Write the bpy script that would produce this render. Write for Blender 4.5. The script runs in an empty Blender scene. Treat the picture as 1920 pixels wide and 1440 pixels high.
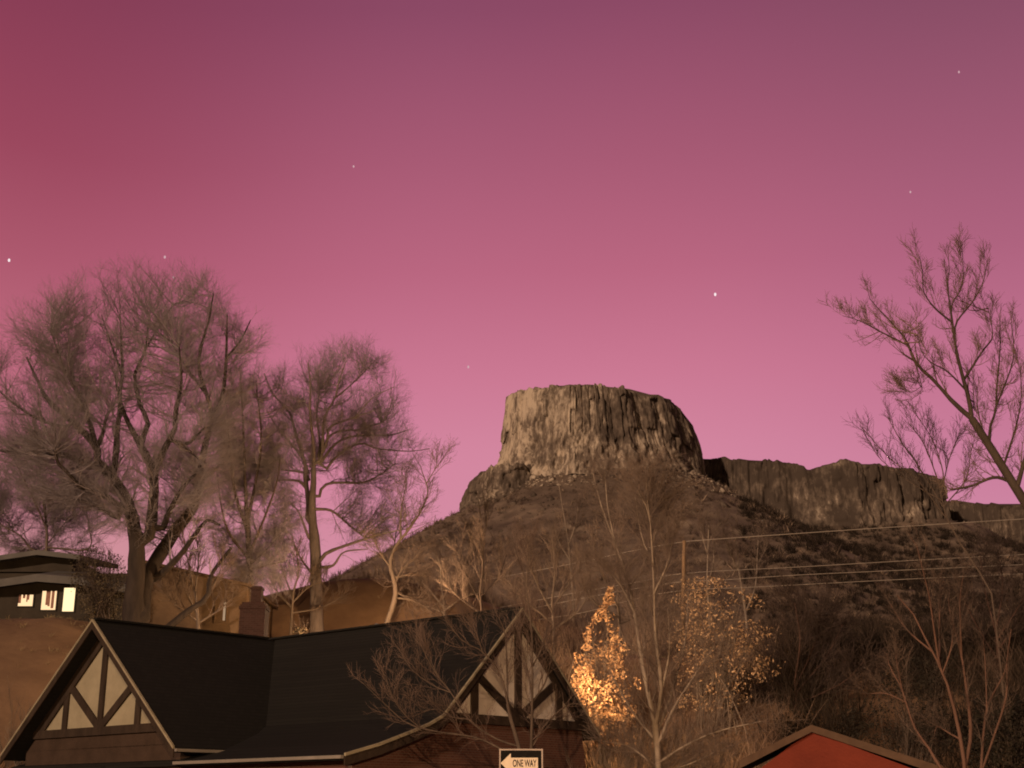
import bpy, math, random
import numpy as np
R = math.radians
sc = bpy.context.scene
COL = sc.collection

# ------------------------------------------------------------------ camera
F = 2560.0                      # focal length in pixels of the 1920 x 1440 photograph
CAMZ = 1.7
PITCH = R(17.35)
SP, CP = math.sin(PITCH), math.cos(PITCH)
cam_d = bpy.data.cameras.new('camera')
cam_d.sensor_width = 36.0
cam_d.lens = 36.0 * F / 1920.0
cam_d.clip_start = 0.1
cam_d.clip_end = 30000
cam = bpy.data.objects.new('camera', cam_d)
cam.location = (0, 0, CAMZ)
cam.rotation_euler = (R(90) + PITCH, 0, 0)
COL.objects.link(cam)
sc.camera = cam

# ------------------------------------------------------------------ view, sampling
vs = sc.view_settings
vs.view_transform = 'Standard'; vs.look = 'None'; vs.exposure = 0; vs.gamma = 1; vs.use_curve_mapping = False
sc.cycles.filter_width = 1.9
sc.cycles.max_bounces = 5
sc.cycles.diffuse_bounces = 2
sc.cycles.sample_clamp_indirect = 4

# ------------------------------------------------------------------ night sky with the pink aurora
def lin(r, g, b):
    def f(c):
        c /= 255.0
        return c / 12.92 if c <= 0.04045 else ((c + 0.055) / 1.055) ** 2.4
    return (f(r), f(g), f(b), 1.0)

world = bpy.data.worlds.new("World"); sc.world = world; world.use_nodes = True
nt = world.node_tree; nt.nodes.clear()
N = nt.nodes.new; LK = nt.links.new
wo = N('ShaderNodeOutputWorld'); bg = N('ShaderNodeBackground'); tc = N('ShaderNodeTexCoord')
sx = N('ShaderNodeSeparateXYZ'); LK(tc.outputs['Generated'], sx.inputs[0])
def wmath(op, a, b=None, c=None):
    n = N('ShaderNodeMath'); n.operation = op
    for i, v in enumerate((a, b, c)):
        if v is None: continue
        if isinstance(v, (int, float)): n.inputs[i].default_value = v
        else: LK(v, n.inputs[i])
    return n.outputs[0]
elev = wmath('MULTIPLY', wmath('ARCSINE', sx.outputs['Z']), 180 / math.pi)
azi = wmath('MULTIPLY', wmath('ARCTAN2', sx.outputs['X'], sx.outputs['Y']), 180 / math.pi)
nz = N('ShaderNodeTexNoise'); nz.inputs['Scale'].default_value = 2.2; nz.inputs['Detail'].default_value = 1.5
LK(tc.outputs['Generated'], nz.inputs['Vector'])
elev2 = wmath('ADD', elev, wmath('MULTIPLY', wmath('SUBTRACT', nz.outputs['Fac'], 0.5), 5.0))
def ramp(fac, lo, hi, stops):
    mr = N('ShaderNodeMapRange'); mr.inputs['From Min'].default_value = lo; mr.inputs['From Max'].default_value = hi
    LK(fac, mr.inputs['Value'])
    rp = N('ShaderNodeValToRGB'); rp.color_ramp.interpolation = 'EASE' if False else 'LINEAR'
    while len(rp.color_ramp.elements) > 1: rp.color_ramp.elements.remove(rp.color_ramp.elements[0])
    first = True
    for v, c in stops:
        p = (v - lo) / (hi - lo)
        if first: e = rp.color_ramp.elements[0]; e.position = p; first = False
        else: e = rp.color_ramp.elements.new(p)
        e.color = c
    LK(mr.outputs[0], rp.inputs[0])
    return rp.outputs['Color']
mid = ramp(elev2, -10, 90, [(-10, lin(150, 105, 105)), (6, lin(214, 146, 160)), (10, lin(212, 140, 162)), (14, lin(211, 134, 159)),
                            (17.5, lin(203, 121, 147)), (22, lin(186, 103, 129)), (26.5, lin(168, 91, 117)),
                            (33, lin(140, 74, 102)), (50, lin(90, 52, 78)), (90, lin(48, 36, 52))])
left = ramp(elev2, -10, 90, [(-10, lin(140, 100, 95)), (6, lin(208, 156, 152)), (10, lin(204, 142, 148)), (14, lin(196, 116, 134)), (17.5, lin(190, 106, 126)), (22, lin(172, 88, 109)),
                             (26.5, lin(154, 71, 93)), (33, lin(133, 60, 84)), (50, lin(84, 40, 60)), (90, lin(48, 36, 52))])
right = ramp(elev2, -10, 90, [(-10, lin(140, 100, 105)), (6, lin(212, 142, 170)), (10, lin(208, 136, 166)), (17.5, lin(194, 115, 144)), (22, lin(174, 99, 127)),
                              (26.5, lin(158, 89, 115)), (33, lin(131, 75, 99)), (50, lin(78, 50, 80)), (90, lin(48, 36, 52))])
def mix(fac, a, b):
    m = N('ShaderNodeMix'); m.data_type = 'RGBA'; LK(fac, m.inputs[0]); LK(a, m.inputs[6])
    if hasattr(b, 'is_output'): LK(b, m.inputs[7])
    else: m.inputs[7].default_value = b
    return m.outputs[2]
def mrange(v, a, b):
    m = N('ShaderNodeMapRange'); m.interpolation_type = 'SMOOTHSTEP'
    m.inputs['From Min'].default_value = a; m.inputs['From Max'].default_value = b; LK(v, m.inputs['Value'])
    return m.outputs[0]
c1 = mix(mrange(azi, -2, -24), mid, left)
c1 = mix(mrange(azi, 4, 24), c1, right)
# the aurora stands in one part of the sky; round behind the camera it is a dim, brownish town-lit sky
c1 = mix(mrange(wmath('ABSOLUTE', azi), 40, 100), c1, lin(92, 74, 60))
LK(c1, bg.inputs['Color']); bg.inputs['Strength'].default_value = 1.0
LK(bg.outputs[0], wo.inputs[0])

# ------------------------------------------------------------------ one sun lamp: the low warm light over the town, from the left in front
sun_d = bpy.data.lights.new('sun', 'SUN'); sun_d.energy = 2.2; sun_d.angle = R(1.5); sun_d.color = (1.0, 0.69, 0.50)
sun = bpy.data.objects.new('sun', sun_d)
from mathutils import Vector
sun.rotation_euler = Vector((0.50, 0.82, -0.25)).to_track_quat('-Z', 'Y').to_euler()
sun.location = (-60, -60, 60)
COL.objects.link(sun)

# ------------------------------------------------------------------ helpers
def P(px, py, d):
    """world point on the sight line through a photo pixel, d metres ahead"""
    u = (px - 960) / F; v = (720 - py) / F
    yd = CP - v * SP
    k = d / yd
    return np.array((u * k, d, CAMZ + (SP + v * CP) * k))
def zat(py, d): return P(960, py, d)[2]

def link(o, parent=None):
    COL.objects.link(o)
    if parent is not None: o.parent = parent
    return o
def tag(o, label=None, cat=None, group=None, kind=None):
    if label: o['label'] = label
    if cat: o['category'] = cat
    if group: o['group'] = group
    if kind: o['kind'] = kind
    return o
def empty(name, loc=(0, 0, 0)):
    o = bpy.data.objects.new(name, None); o.location = loc; o.empty_display_size = 0.5
    return link(o)
def mesh_obj(name, verts, faces, mat, parent=None, smooth=False):
    """verts (n,3), faces: list of equal-size index array(s) or list of tuples; world coordinates"""
    me = bpy.data.meshes.new(name)
    v = np.asarray(verts, dtype=np.float64)
    q = parent
    while q is not None: v = v - np.array(q.location); q = q.parent
    if isinstance(faces, np.ndarray):
        k = faces.shape[1]; nf = len(faces)
        me.vertices.add(len(v)); me.vertices.foreach_set('co', v.astype(np.float32).ravel())
        me.loops.add(nf * k); me.loops.foreach_set('vertex_index', faces.astype(np.int32).ravel())
        me.polygons.add(nf); me.polygons.foreach_set('loop_start', np.arange(0, nf * k, k, dtype=np.int32))
        me.update(calc_edges=True); me.validate()
    else:
        me.from_pydata([tuple(p) for p in v], [], faces); me.update()
    if smooth: me.polygons.foreach_set('use_smooth', np.ones(len(me.polygons), dtype=bool))
    me.materials.append(mat)
    return link(bpy.data.objects.new(name, me), parent)

class MB:
    """collects boxes and prisms in world coordinates"""
    def __init__(s): s.v = []; s.f = []
    def add(s, vs_, fs):
        b = len(s.v); s.v += [tuple(map(float, p)) for p in vs_]; s.f += [tuple(b + i for i in f) for f in fs]
    def hexa(s, a):      # 8 points: bottom 4 (ccw), top 4
        s.add(a, [(3, 2, 1, 0), (4, 5, 6, 7), (0, 1, 5, 4), (1, 2, 6, 5), (2, 3, 7, 6), (3, 0, 4, 7)])
    def bar(s, a, b, w, h, up=(0, 0, 1)):   # box beam from a to b, w across, h along 'up'
        a = np.array(a, float); b = np.array(b, float); d = b - a; d /= np.linalg.norm(d)
        u = np.array(up, float); sd = np.cross(d, u); sd /= np.linalg.norm(sd); u = np.cross(sd, d)
        q = [(-1, -1), (1, -1), (1, 1), (-1, 1)]
        s.hexa([a + sd * w / 2 * i + u * h / 2 * j for i, j in q] + [b + sd * w / 2 * i + u * h / 2 * j for i, j in q])
    def poly(s, pts, off):                   # extruded polygon
        n = len(pts); pts = [np.array(p, float) for p in pts]; off = np.array(off, float)
        s.add(pts + [p + off for p in pts], [tuple(range(n))[::-1], tuple(range(n, 2 * n))] + [(i, (i + 1) % n, n + (i + 1) % n, n + i) for i in range(n)])
    def build(s, name, mat, parent=None): return mesh_obj(name, s.v, s.f, mat, parent)

# value noise --------------------------------------------------------
_tab = np.random.RandomState(7).rand(64, 64, 64)
def vnoise(x, y, z=0.0):
    x, y, z = np.broadcast_arrays(np.asarray(x, float), np.asarray(y, float), np.asarray(z, float))
    xi = np.floor(x).astype(int); yi = np.floor(y).astype(int); zi = np.floor(z).astype(int)
    fx = x - xi; fy = y - yi; fz = z - zi
    fx = fx * fx * (3 - 2 * fx); fy = fy * fy * (3 - 2 * fy); fz = fz * fz * (3 - 2 * fz)
    def t(i, j, k): return _tab[(xi + i) & 63, (yi + j) & 63, (zi + k) & 63]
    a = t(0, 0, 0) * (1 - fx) + t(1, 0, 0) * fx; b = t(0, 1, 0) * (1 - fx) + t(1, 1, 0) * fx
    c = t(0, 0, 1) * (1 - fx) + t(1, 0, 1) * fx; d = t(0, 1, 1) * (1 - fx) + t(1, 1, 1) * fx
    return ((a * (1 - fy) + b * fy) * (1 - fz) + (c * (1 - fy) + d * fy) * fz) * 2 - 1
def fbm(x, y, z=0.0, o=4):
    s = 0; a = 1.0
    for i in range(o): s = s + a * vnoise(np.asarray(x) * 2 ** i + 13 * i, np.asarray(y) * 2 ** i + 5 * i, np.asarray(z) * 2 ** i); a *= 0.5
    return s
def sstep(a, b, x):
    t = np.clip((x - a) / (b - a), 0, 1); return t * t * (3 - 2 * t)

# ------------------------------------------------------------------ materials
def mat(name, cols, scale=1.0, rough=0.85, bump=0.0, bscale=None, detail=6, stretch=(1, 1, 1), spec=0.2, pos=(0.3, 0.7), metal=0):
    m = bpy.data.materials.new(name); m.use_nodes = True; t = m.node_tree; b = t.nodes['Principled BSDF']
    b.inputs['Roughness'].default_value = rough; b.inputs['Specular IOR Level'].default_value = spec; b.inputs['Metallic'].default_value = metal
    co = t.nodes.new('ShaderNodeTexCoord'); mp = t.nodes.new('ShaderNodeMapping'); mp.inputs['Scale'].default_value = stretch
    t.links.new(co.outputs['Object'], mp.inputs[0])
    n = t.nodes.new('ShaderNodeTexNoise'); n.inputs['Scale'].default_value = scale; n.inputs['Detail'].default_value = detail; n.inputs['Roughness'].default_value = 0.62
    t.links.new(mp.outputs[0], n.inputs['Vector'])
    r = t.nodes.new('ShaderNodeValToRGB'); e = r.color_ramp.elements
    e[0].position, e[1].position = pos
    e[0].color = (*cols[0], 1); e[1].color = (*cols[-1], 1)
    for i, c in enumerate(cols[1:-1]):
        q = e.new(pos[0] + (pos[1] - pos[0]) * (i + 1) / (len(cols) - 1)); q.color = (*c, 1)
    t.links.new(n.outputs['Fac'], r.inputs[0]); t.links.new(r.outputs[0], b.inputs['Base Color'])
    if bump:
        bp = t.nodes.new('ShaderNodeBump'); bp.inputs['Strength'].default_value = bump; bp.inputs['Distance'].default_value = 0.6 / (bscale or scale) if False else 0.05
        n2 = t.nodes.new('ShaderNodeTexNoise'); n2.inputs['Scale'].default_value = bscale or scale; n2.inputs['Detail'].default_value = 5
        t.links.new(mp.outputs[0], n2.inputs['Vector']); t.links.new(n2.outputs['Fac'], bp.inputs['Height']); t.links.new(bp.outputs[0], b.inputs['Normal'])
    return m
def brick_mat(name, c1, c2, mortar, scale=1.0):
    m = bpy.data.materials.new(name); m.use_nodes = True; t = m.node_tree; b = t.nodes['Principled BSDF']
    b.inputs['Roughness'].default_value = 0.9; b.inputs['Specular IOR Level'].default_value = 0.15
    g = t.nodes.new('ShaderNodeTexCoord'); s = t.nodes.new('ShaderNodeSeparateXYZ'); t.links.new(g.outputs['Object'], s.inputs[0])
    ad = t.nodes.new('ShaderNodeMath'); ad.operation = 'ADD'; t.links.new(s.outputs['X'], ad.inputs[0]); t.links.new(s.outputs['Y'], ad.inputs[1])
    cb = t.nodes.new('ShaderNodeCombineXYZ'); t.links.new(ad.outputs[0], cb.inputs['X']); t.links.new(s.outputs['Z'], cb.inputs['Y'])
    k = t.nodes.new('ShaderNodeTexBrick'); k.inputs['Scale'].default_value = scale
    k.inputs['Brick Width'].default_value = 0.22; k.inputs['Row Height'].default_value = 0.075; k.inputs['Mortar Size'].default_value = 0.01
    k.inputs['Color1'].default_value = (*c1, 1); k.inputs['Color2'].default_value = (*c2, 1); k.inputs['Mortar'].default_value = (*mortar, 1)
    t.links.new(cb.outputs[0], k.inputs['Vector']); t.links.new(k.outputs['Color'], b.inputs['Base Color'])
    return m
def emit(name, col, strength):
    m = bpy.data.materials.new(name); m.use_nodes = True; t = m.node_tree; t.nodes.clear()
    o = t.nodes.new('ShaderNodeOutputMaterial'); e = t.nodes.new('ShaderNodeEmission'); e.inputs[0].default_value = (*col, 1); e.inputs[1].default_value = strength
    t.links.new(e.outputs[0], o.inputs[0]); return m
def shingle_mat(name, c1, c2):
    m = brick_mat(name, c1, c2, tuple(c * 0.8 for c in c1), 1.0)
    t = m.node_tree; k = [n for n in t.nodes if n.type == 'TEX_BRICK'][0]
    k.inputs['Brick Width'].default_value = 0.34; k.inputs['Row Height'].default_value = 0.12; k.inputs['Mortar Size'].default_value = 0.012; k.inputs['Bias'].default_value = 0.1
    n = t.nodes.new('ShaderNodeTexNoise'); n.inputs['Scale'].default_value = 0.7; n.inputs['Detail'].default_value = 5
    mx = t.nodes.new('ShaderNodeMix'); mx.data_type = 'RGBA'; mx.blend_type = 'MULTIPLY'; mx.inputs[0].default_value = 0.7
    t.links.new(k.outputs['Color'], mx.inputs[6]); t.links.new(n.outputs['Fac'], mx.inputs[7])
    bp = t.nodes.new('ShaderNodeBump'); bp.inputs['Strength'].default_value = 0.12; bp.inputs['Distance'].default_value = 0.01
    t.links.new(k.outputs['Fac'], bp.inputs['Height']); bp.invert = True
    b = t.nodes['Principled BSDF']; t.links.new(mx.outputs[2], b.inputs['Base Color']); t.links.new(bp.outputs[0], b.inputs['Normal'])
    return m

M = dict(
    bark=mat('bark', ((0.045, 0.032, 0.024), (0.11, 0.08, 0.06)), 2.5, bump=0.7, bscale=7, stretch=(1, 1, 0.3)),
    bark_dark=mat('bark_dark', ((0.022, 0.016, 0.012), (0.055, 0.04, 0.03)), 2.5, bump=0.7, bscale=7, stretch=(1, 1, 0.3)),
    bark_grey=mat('bark_grey', ((0.11, 0.085, 0.07), (0.22, 0.175, 0.15)), 2.5, bump=0.6, bscale=7, stretch=(1, 1, 0.3)),
    bark_mid=mat('bark_mid', ((0.10, 0.075, 0.055), (0.20, 0.15, 0.11)), 2.5, bump=0.6, bscale=7, stretch=(1, 1, 0.3)),
    bark_pale=mat('bark_pale', ((0.17, 0.13, 0.095), (0.33, 0.26, 0.19)), 2.0, bump=0.5, bscale=7, stretch=(1, 1, 0.3)),
    bark_red=mat('bark_red', ((0.05, 0.026, 0.018), (0.10, 0.055, 0.04)), 2.5, bump=0.5, bscale=8, stretch=(1, 1, 0.3)),
    twig=mat('twig', ((0.17, 0.135, 0.13), (0.32, 0.265, 0.255)), 0.5),
    twig_dark=mat('twig_dark', ((0.04, 0.027, 0.021), (0.085, 0.058, 0.046)), 0.5),
    twig_brown=mat('twig_brown', ((0.07, 0.047, 0.036), (0.14, 0.095, 0.074)), 0.5),
    twig_tan=mat('twig_tan', ((0.11, 0.078, 0.058), (0.21, 0.152, 0.115)), 0.5),
    twig_olive=mat('twig_olive', ((0.17, 0.14, 0.135), (0.33, 0.28, 0.275)), 0.5),
    leaf=mat('leaf', ((0.14, 0.065, 0.03), (0.44, 0.25, 0.12), (0.64, 0.43, 0.24)), 5),
    leaf_dry=mat('leaf_dry', ((0.20, 0.115, 0.055), (0.42, 0.27, 0.15), (0.6, 0.42, 0.25)), 5),
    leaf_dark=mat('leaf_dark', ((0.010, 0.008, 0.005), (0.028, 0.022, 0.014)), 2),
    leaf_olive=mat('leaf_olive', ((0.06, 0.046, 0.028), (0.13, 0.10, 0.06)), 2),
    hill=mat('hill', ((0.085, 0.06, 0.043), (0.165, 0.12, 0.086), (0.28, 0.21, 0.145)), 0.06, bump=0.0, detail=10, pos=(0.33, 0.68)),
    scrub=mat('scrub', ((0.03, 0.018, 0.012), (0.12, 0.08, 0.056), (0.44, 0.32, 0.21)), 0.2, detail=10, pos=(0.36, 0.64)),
    brush_shaded=mat('brush_shaded', ((0.012, 0.008, 0.005), (0.032, 0.022, 0.014), (0.065, 0.044, 0.029)), 0.2, detail=8, pos=(0.34, 0.68)),  # darkened copy of brush: shade of the lower right put into the colour
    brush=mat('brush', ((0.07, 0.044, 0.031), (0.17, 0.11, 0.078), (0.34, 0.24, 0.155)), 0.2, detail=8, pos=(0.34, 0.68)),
    soil=mat('soil', ((0.14, 0.082, 0.046), (0.24, 0.145, 0.08)), 0.35, bump=0.8, bscale=3, detail=8),
    grass=mat('dry_grass', ((0.16, 0.115, 0.06), (0.32, 0.24, 0.13)), 0.8),
    asphalt=mat('asphalt', ((0.04, 0.04, 0.04), (0.06, 0.058, 0.055)), 6, bump=0.3, bscale=60),
    concrete=mat('concrete', ((0.28, 0.26, 0.23), (0.38, 0.36, 0.32)), 3, bump=0.2, bscale=30),
    paint=mat('paint', ((0.62, 0.5, 0.18), (0.7, 0.58, 0.22)), 4),
    shingle=shingle_mat('shingle', (0.018, 0.0168, 0.0148), (0.023, 0.0214, 0.0186)),
    stucco=mat('stucco', ((0.25, 0.215, 0.14), (0.33, 0.285, 0.19)), 1.6, bump=0.25, bscale=25),
    stucco_lit=mat('stucco_lit', ((0.44, 0.38, 0.32), (0.62, 0.55, 0.47)), 1.6, bump=0.25, bscale=25),  # right gable's stucco, made paler to paint in missing lamp light
    timber=mat('timber', ((0.022, 0.014, 0.009), (0.045, 0.03, 0.02)), 3, stretch=(1, 1, 0.3), bump=0.3, bscale=20),
    barge=mat('barge', ((0.20, 0.17, 0.11), (0.32, 0.27, 0.18)), 2),
    gutter=mat('gutter', ((0.17, 0.15, 0.125), (0.23, 0.2, 0.17)), 2, rough=0.5),
    brownwall=mat('brown_siding', ((0.036, 0.022, 0.014), (0.058, 0.036, 0.024)), 1.5, bump=0.3, bscale=12),
    brick=brick_mat('brick', (0.10, 0.042, 0.03), (0.075, 0.03, 0.022), (0.11, 0.075, 0.055)),
    chimney=brick_mat('chimney_brick', (0.058, 0.027, 0.021), (0.04, 0.018, 0.014), (0.06, 0.04, 0.03)),
    tan=mat('tan_siding', ((0.085, 0.052, 0.027), (0.13, 0.082, 0.043)), 0.8, bump=0.2, bscale=8),
    greywall=mat('brown_grey_siding', ((0.035, 0.027, 0.018), (0.06, 0.047, 0.032)), 1.0),
    greyroof=mat('grey_roof', ((0.10, 0.092, 0.08), (0.15, 0.138, 0.12)), 1.0),
    frame=mat('window_frame', ((0.03, 0.026, 0.02), (0.05, 0.043, 0.034)), 2),
    curtain=mat('curtain', ((0.25, 0.12, 0.09), (0.4, 0.22, 0.16)), 4),
    red=mat('red_boards', ((0.105, 0.019, 0.011), (0.155, 0.029, 0.016)), 0.9, bump=0.25, bscale=14),
    fascia=mat('tan_fascia', ((0.05, 0.029, 0.018), (0.08, 0.048, 0.030)), 3),
    pole=mat('pole_wood', ((0.16, 0.10, 0.055), (0.28, 0.18, 0.10)), 3, stretch=(1, 1, 0.15), bump=0.5, bscale=10),
    wire=mat('wire', ((0.30, 0.25, 0.2), (0.38, 0.32, 0.25)), 3, rough=0.6),
    metal=mat('galvanised', ((0.25, 0.24, 0.22), (0.36, 0.34, 0.31)), 6, rough=0.5, metal=0.5),
    signblack=mat('sign_black', ((0.006, 0.005, 0.0045), (0.010, 0.009, 0.008)), 6, rough=0.8, spec=0.03),
    signwhite=mat('sign_white', ((0.40, 0.33, 0.25), (0.47, 0.39, 0.30)), 12, rough=0.55),
    signedge=mat('sign_border', ((0.20, 0.16, 0.14), (0.27, 0.22, 0.19)), 8, rough=0.55),
    lit=emit('lit_window', (1.0, 0.74, 0.40), 1.5),
    lit_dim=emit('lit_window_dim', (1.0, 0.66, 0.36), 1.3),
    lit_faint=emit('lit_window_faint', (1.0, 0.66, 0.4), 0.4),
    lampglow=emit('lamp_glow', (1.0, 0.62, 0.25), 12),  # globes of the assumed lamps, none of them in view
    star=emit('starlight', (1.0, 0.86, 0.88), 1.0),
    star_dim=emit('starlight_dim', (1.0, 0.62, 0.68), 0.62),
)
def rock_mat(name='basalt', dark=0.0, fade=True):
    m = bpy.data.materials.new(name); m.use_nodes = True; t = m.node_tree; b = t.nodes['Principled BSDF']
    b.inputs['Roughness'].default_value = 0.95; b.inputs['Specular IOR Level'].default_value = 0.1
    co = t.nodes.new('ShaderNodeTexCoord'); mp = t.nodes.new('ShaderNodeMapping'); mp.inputs['Scale'].default_value = (1, 1, 0.38)
    t.links.new(co.outputs['Object'], mp.inputs[0])
    n = t.nodes.new('ShaderNodeTexNoise'); n.inputs['Scale'].default_value = 0.42; n.inputs['Detail'].default_value = 9; n.inputs['Roughness'].default_value = 0.68
    t.links.new(mp.outputs[0], n.inputs['Vector'])
    n2 = t.nodes.new('ShaderNodeTexNoise'); n2.inputs['Scale'].default_value = 0.06; n2.inputs['Detail'].default_value = 4
    t.links.new(co.outputs['Object'], n2.inputs['Vector'])
    mx = t.nodes.new('ShaderNodeMath'); mx.operation = 'MULTIPLY_ADD'; t.links.new(n2.outputs['Fac'], mx.inputs[0]); mx.inputs[1].default_value = 0.75; 
    sb = t.nodes.new('ShaderNodeMath'); sb.operation = 'SUBTRACT'; t.links.new(n.outputs['Fac'], sb.inputs[0]); sb.inputs[1].default_value = 0.37
    t.links.new(sb.outputs[0], mx.inputs[2])
    r = t.nodes.new('ShaderNodeValToRGB'); e = r.color_ramp.elements
    e[0].position = 0.30; e[0].color = (0.085, 0.064, 0.048, 1); e[1].position = 0.66; e[1].color = (0.56, 0.455, 0.33, 1)
    q = e.new(0.49); q.color = (0.20, 0.153, 0.112, 1)
    # painted light: paler on the lit left of the cap, darker on its shaded right
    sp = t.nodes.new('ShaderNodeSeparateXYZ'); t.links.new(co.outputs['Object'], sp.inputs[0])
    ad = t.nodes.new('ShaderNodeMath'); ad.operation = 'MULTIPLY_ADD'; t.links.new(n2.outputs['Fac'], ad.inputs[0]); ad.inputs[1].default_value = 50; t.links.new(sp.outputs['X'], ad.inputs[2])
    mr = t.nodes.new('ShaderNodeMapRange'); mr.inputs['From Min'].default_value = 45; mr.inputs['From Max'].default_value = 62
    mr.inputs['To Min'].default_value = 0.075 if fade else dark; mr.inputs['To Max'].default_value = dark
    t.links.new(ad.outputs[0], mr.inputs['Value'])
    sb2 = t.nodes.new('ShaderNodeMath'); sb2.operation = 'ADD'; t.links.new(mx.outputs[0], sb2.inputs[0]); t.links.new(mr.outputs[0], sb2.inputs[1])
    t.links.new(sb2.outputs[0], r.inputs[0]); t.links.new(r.outputs[0], b.inputs['Base Color'])
    return m
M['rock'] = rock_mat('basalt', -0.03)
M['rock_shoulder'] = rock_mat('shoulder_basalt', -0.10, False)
M['rock_dark'] = rock_mat('dark_basalt', -0.15, False)  # the same basalt in a darker tone, without the left-to-right fade

# ------------------------------------------------------------------ terrain
def xat(px, d, py=900): return P(px, py, d)[0]
CAP1 = dict(c=(xat(1127, 630), 632.0), a=50.0, b=42.0)
def ground_z(x, y):
    x = np.asarray(x, float); y = np.asarray(y, float)
    g = np.interp(y, [-200, 50.5, 53, 56, 60, 66, 90, 130, 200, 300, 450, 1500], [0, 0, 1.6, 3.6, 5.8, 8.6, 11.6, 15, 20, 28, 36, 40])
    g = g + 1.9 * sstep(-16, -22, x) * sstep(52, 65, y) * (1 - sstep(68, 80, y))
    # the bare bank behind the house
    g = g + 4.4 * np.exp(-((x + 9) / 12) ** 2) * sstep(76.5, 83, y) * (1 - sstep(90, 125, y))
    return g
def drop(d):
    d = np.maximum(d, 0)
    return np.where(d < 420, 0.615 * d - 0.00035 * d * d, 0.615 * 420 - 0.00035 * 420 ** 2 + 0.2 * (d - 420))
def hill_z(x, y):
    x = np.asarray(x, float); y = np.asarray(y, float)
    gl = fbm(x / 38, y / 38, 3.1, 5)
    r = np.sqrt(((x - CAP1['c'][0]) / CAP1['a']) ** 2 + ((y - CAP1['c'][1]) / CAP1['b']) ** 2) + 1e-6
    d1 = (1 - 1 / r) * np.hypot(x - CAP1['c'][0], y - CAP1['c'][1])
    h1 = 148 - 7 * sstep(20, -30, x) - drop(d1 * (1 + 0.05 * gl))
    # the long mesa to the right: distance to a segment
    def seg(x0, y0, x1, y1, rad):
        dx, dy = x1 - x0, y1 - y0; L2 = dx * dx + dy * dy
        t = np.clip(((x - x0) * dx + (y - y0) * dy) / L2, 0, 1)
        return np.hypot(x - x0 - t * dx, y - y0 - t * dy) - rad
    h2 = 139 - drop(seg(xat(1420, 660), 690, xat(1740, 660), 690, 30) * (1 + 0.06 * gl))
    h3 = 131 - drop(seg(xat(1860, 690), 740, xat(2700, 690), 760, 40) * (1 + 0.06 * gl))
    # rocky shoulder at the left foot of the butte
    h4 = 128 - drop(np.hypot(x - xat(960, 590), (y - 612)) - 20)
    k = 5.0
    hs = k * np.log(np.exp(h1 / k) + np.exp(h2 / k) + np.exp(h3 / k) + np.exp(h4 / k))
    g = ground_z(x, y)
    hs = k * np.log(np.exp(hs / k) + np.exp(g / k))
    w = sstep(110, 200, y)
    amp = sstep(g + 2, g + 30, hs)
    hs = hs + amp * (2.2 * gl + 0.9 * fbm(x / 9, y / 9, 1.7, 4))
    return g * (1 - w) + hs * w

def grid_mesh(name, xs, ys, zf, m):
    X, Y = np.meshgrid(xs, ys); Z = zf(X, Y)
    v = np.stack([X, Y, Z], -1).reshape(-1, 3); nx, ny = len(xs), len(ys)
    i = np.arange(nx - 1)[None, :] + nx * np.arange(ny - 1)[:, None]; i = i.ravel()
    f = np.stack([i, i + 1, i + nx + 1, i + nx], -1)
    return mesh_obj(name, v, f, m, smooth=True)
def near_z(x, y): return ground_z(x, y) + 0.12 * fbm(x / 2.2, y / 2.2, 0.4, 4) * sstep(50, 54, y)
xs = np.concatenate([np.linspace(-900, -60, 43)[:-1], np.linspace(-60, 60, 201)[:-1], np.linspace(60, 900, 43)])
tag(grid_mesh('ground', xs, np.concatenate([np.linspace(-300, 0, 16)[:-1], np.linspace(0, 130, 220)]), near_z, M['soil']), 'sloping bare earth between and behind the houses', kind='structure')
xs = np.concatenate([np.linspace(-900, -220, 69)[:-1], np.linspace(-220, 300, 421)[:-1], np.linspace(300, 1000, 71)])
ys = np.concatenate([np.linspace(129.9, 300, 86)[:-1], np.linspace(300, 660, 301)[:-1], np.linspace(660, 1600, 95)])
tag(grid_mesh('hill', xs, ys, hill_z, M['hill']), 'scrubby brown hillside below the rock butte', kind='structure')
# far plain to the horizon
mesh_obj('plain', [(-9000, 1590, 30), (9000, 1590, 30), (9000, 12000, 30), (-9000, 12000, 30)], [(0, 1, 2, 3)], M['hill'])['kind'] = 'structure'

# road and pavement in front of the house (below the frame)
b = MB(); b.hexa([(-300, 6, -0.2), (300, 6, -0.2), (300, 17, -0.2), (-300, 17, -0.2), (-300, 6, 0.004), (300, 6, 0.004), (300, 17, 0.004), (-300, 17, 0.004)])
b.build('road', M['asphalt'])['kind'] = 'structure'
b = MB(); b.hexa([(-300, 11.4, -.1), (300, 11.4, -.1), (300, 11.55, -.1), (-300, 11.55, -.1), (-300, 11.4, 0.009), (300, 11.4, 0.009), (300, 11.55, 0.009), (-300, 11.55, 0.009)])
b.build('road_marking', M['paint'])['kind'] = 'structure'
b = MB(); b.hexa([(-300, 17, -.1), (300, 17, -.1), (300, 19, -.1), (-300, 19, -.1), (-300, 17, .13), (300, 17, .13), (300, 19, .13), (-300, 19, .13)])
b.build('pavement', M['concrete'])['kind'] = 'structure'

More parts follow.
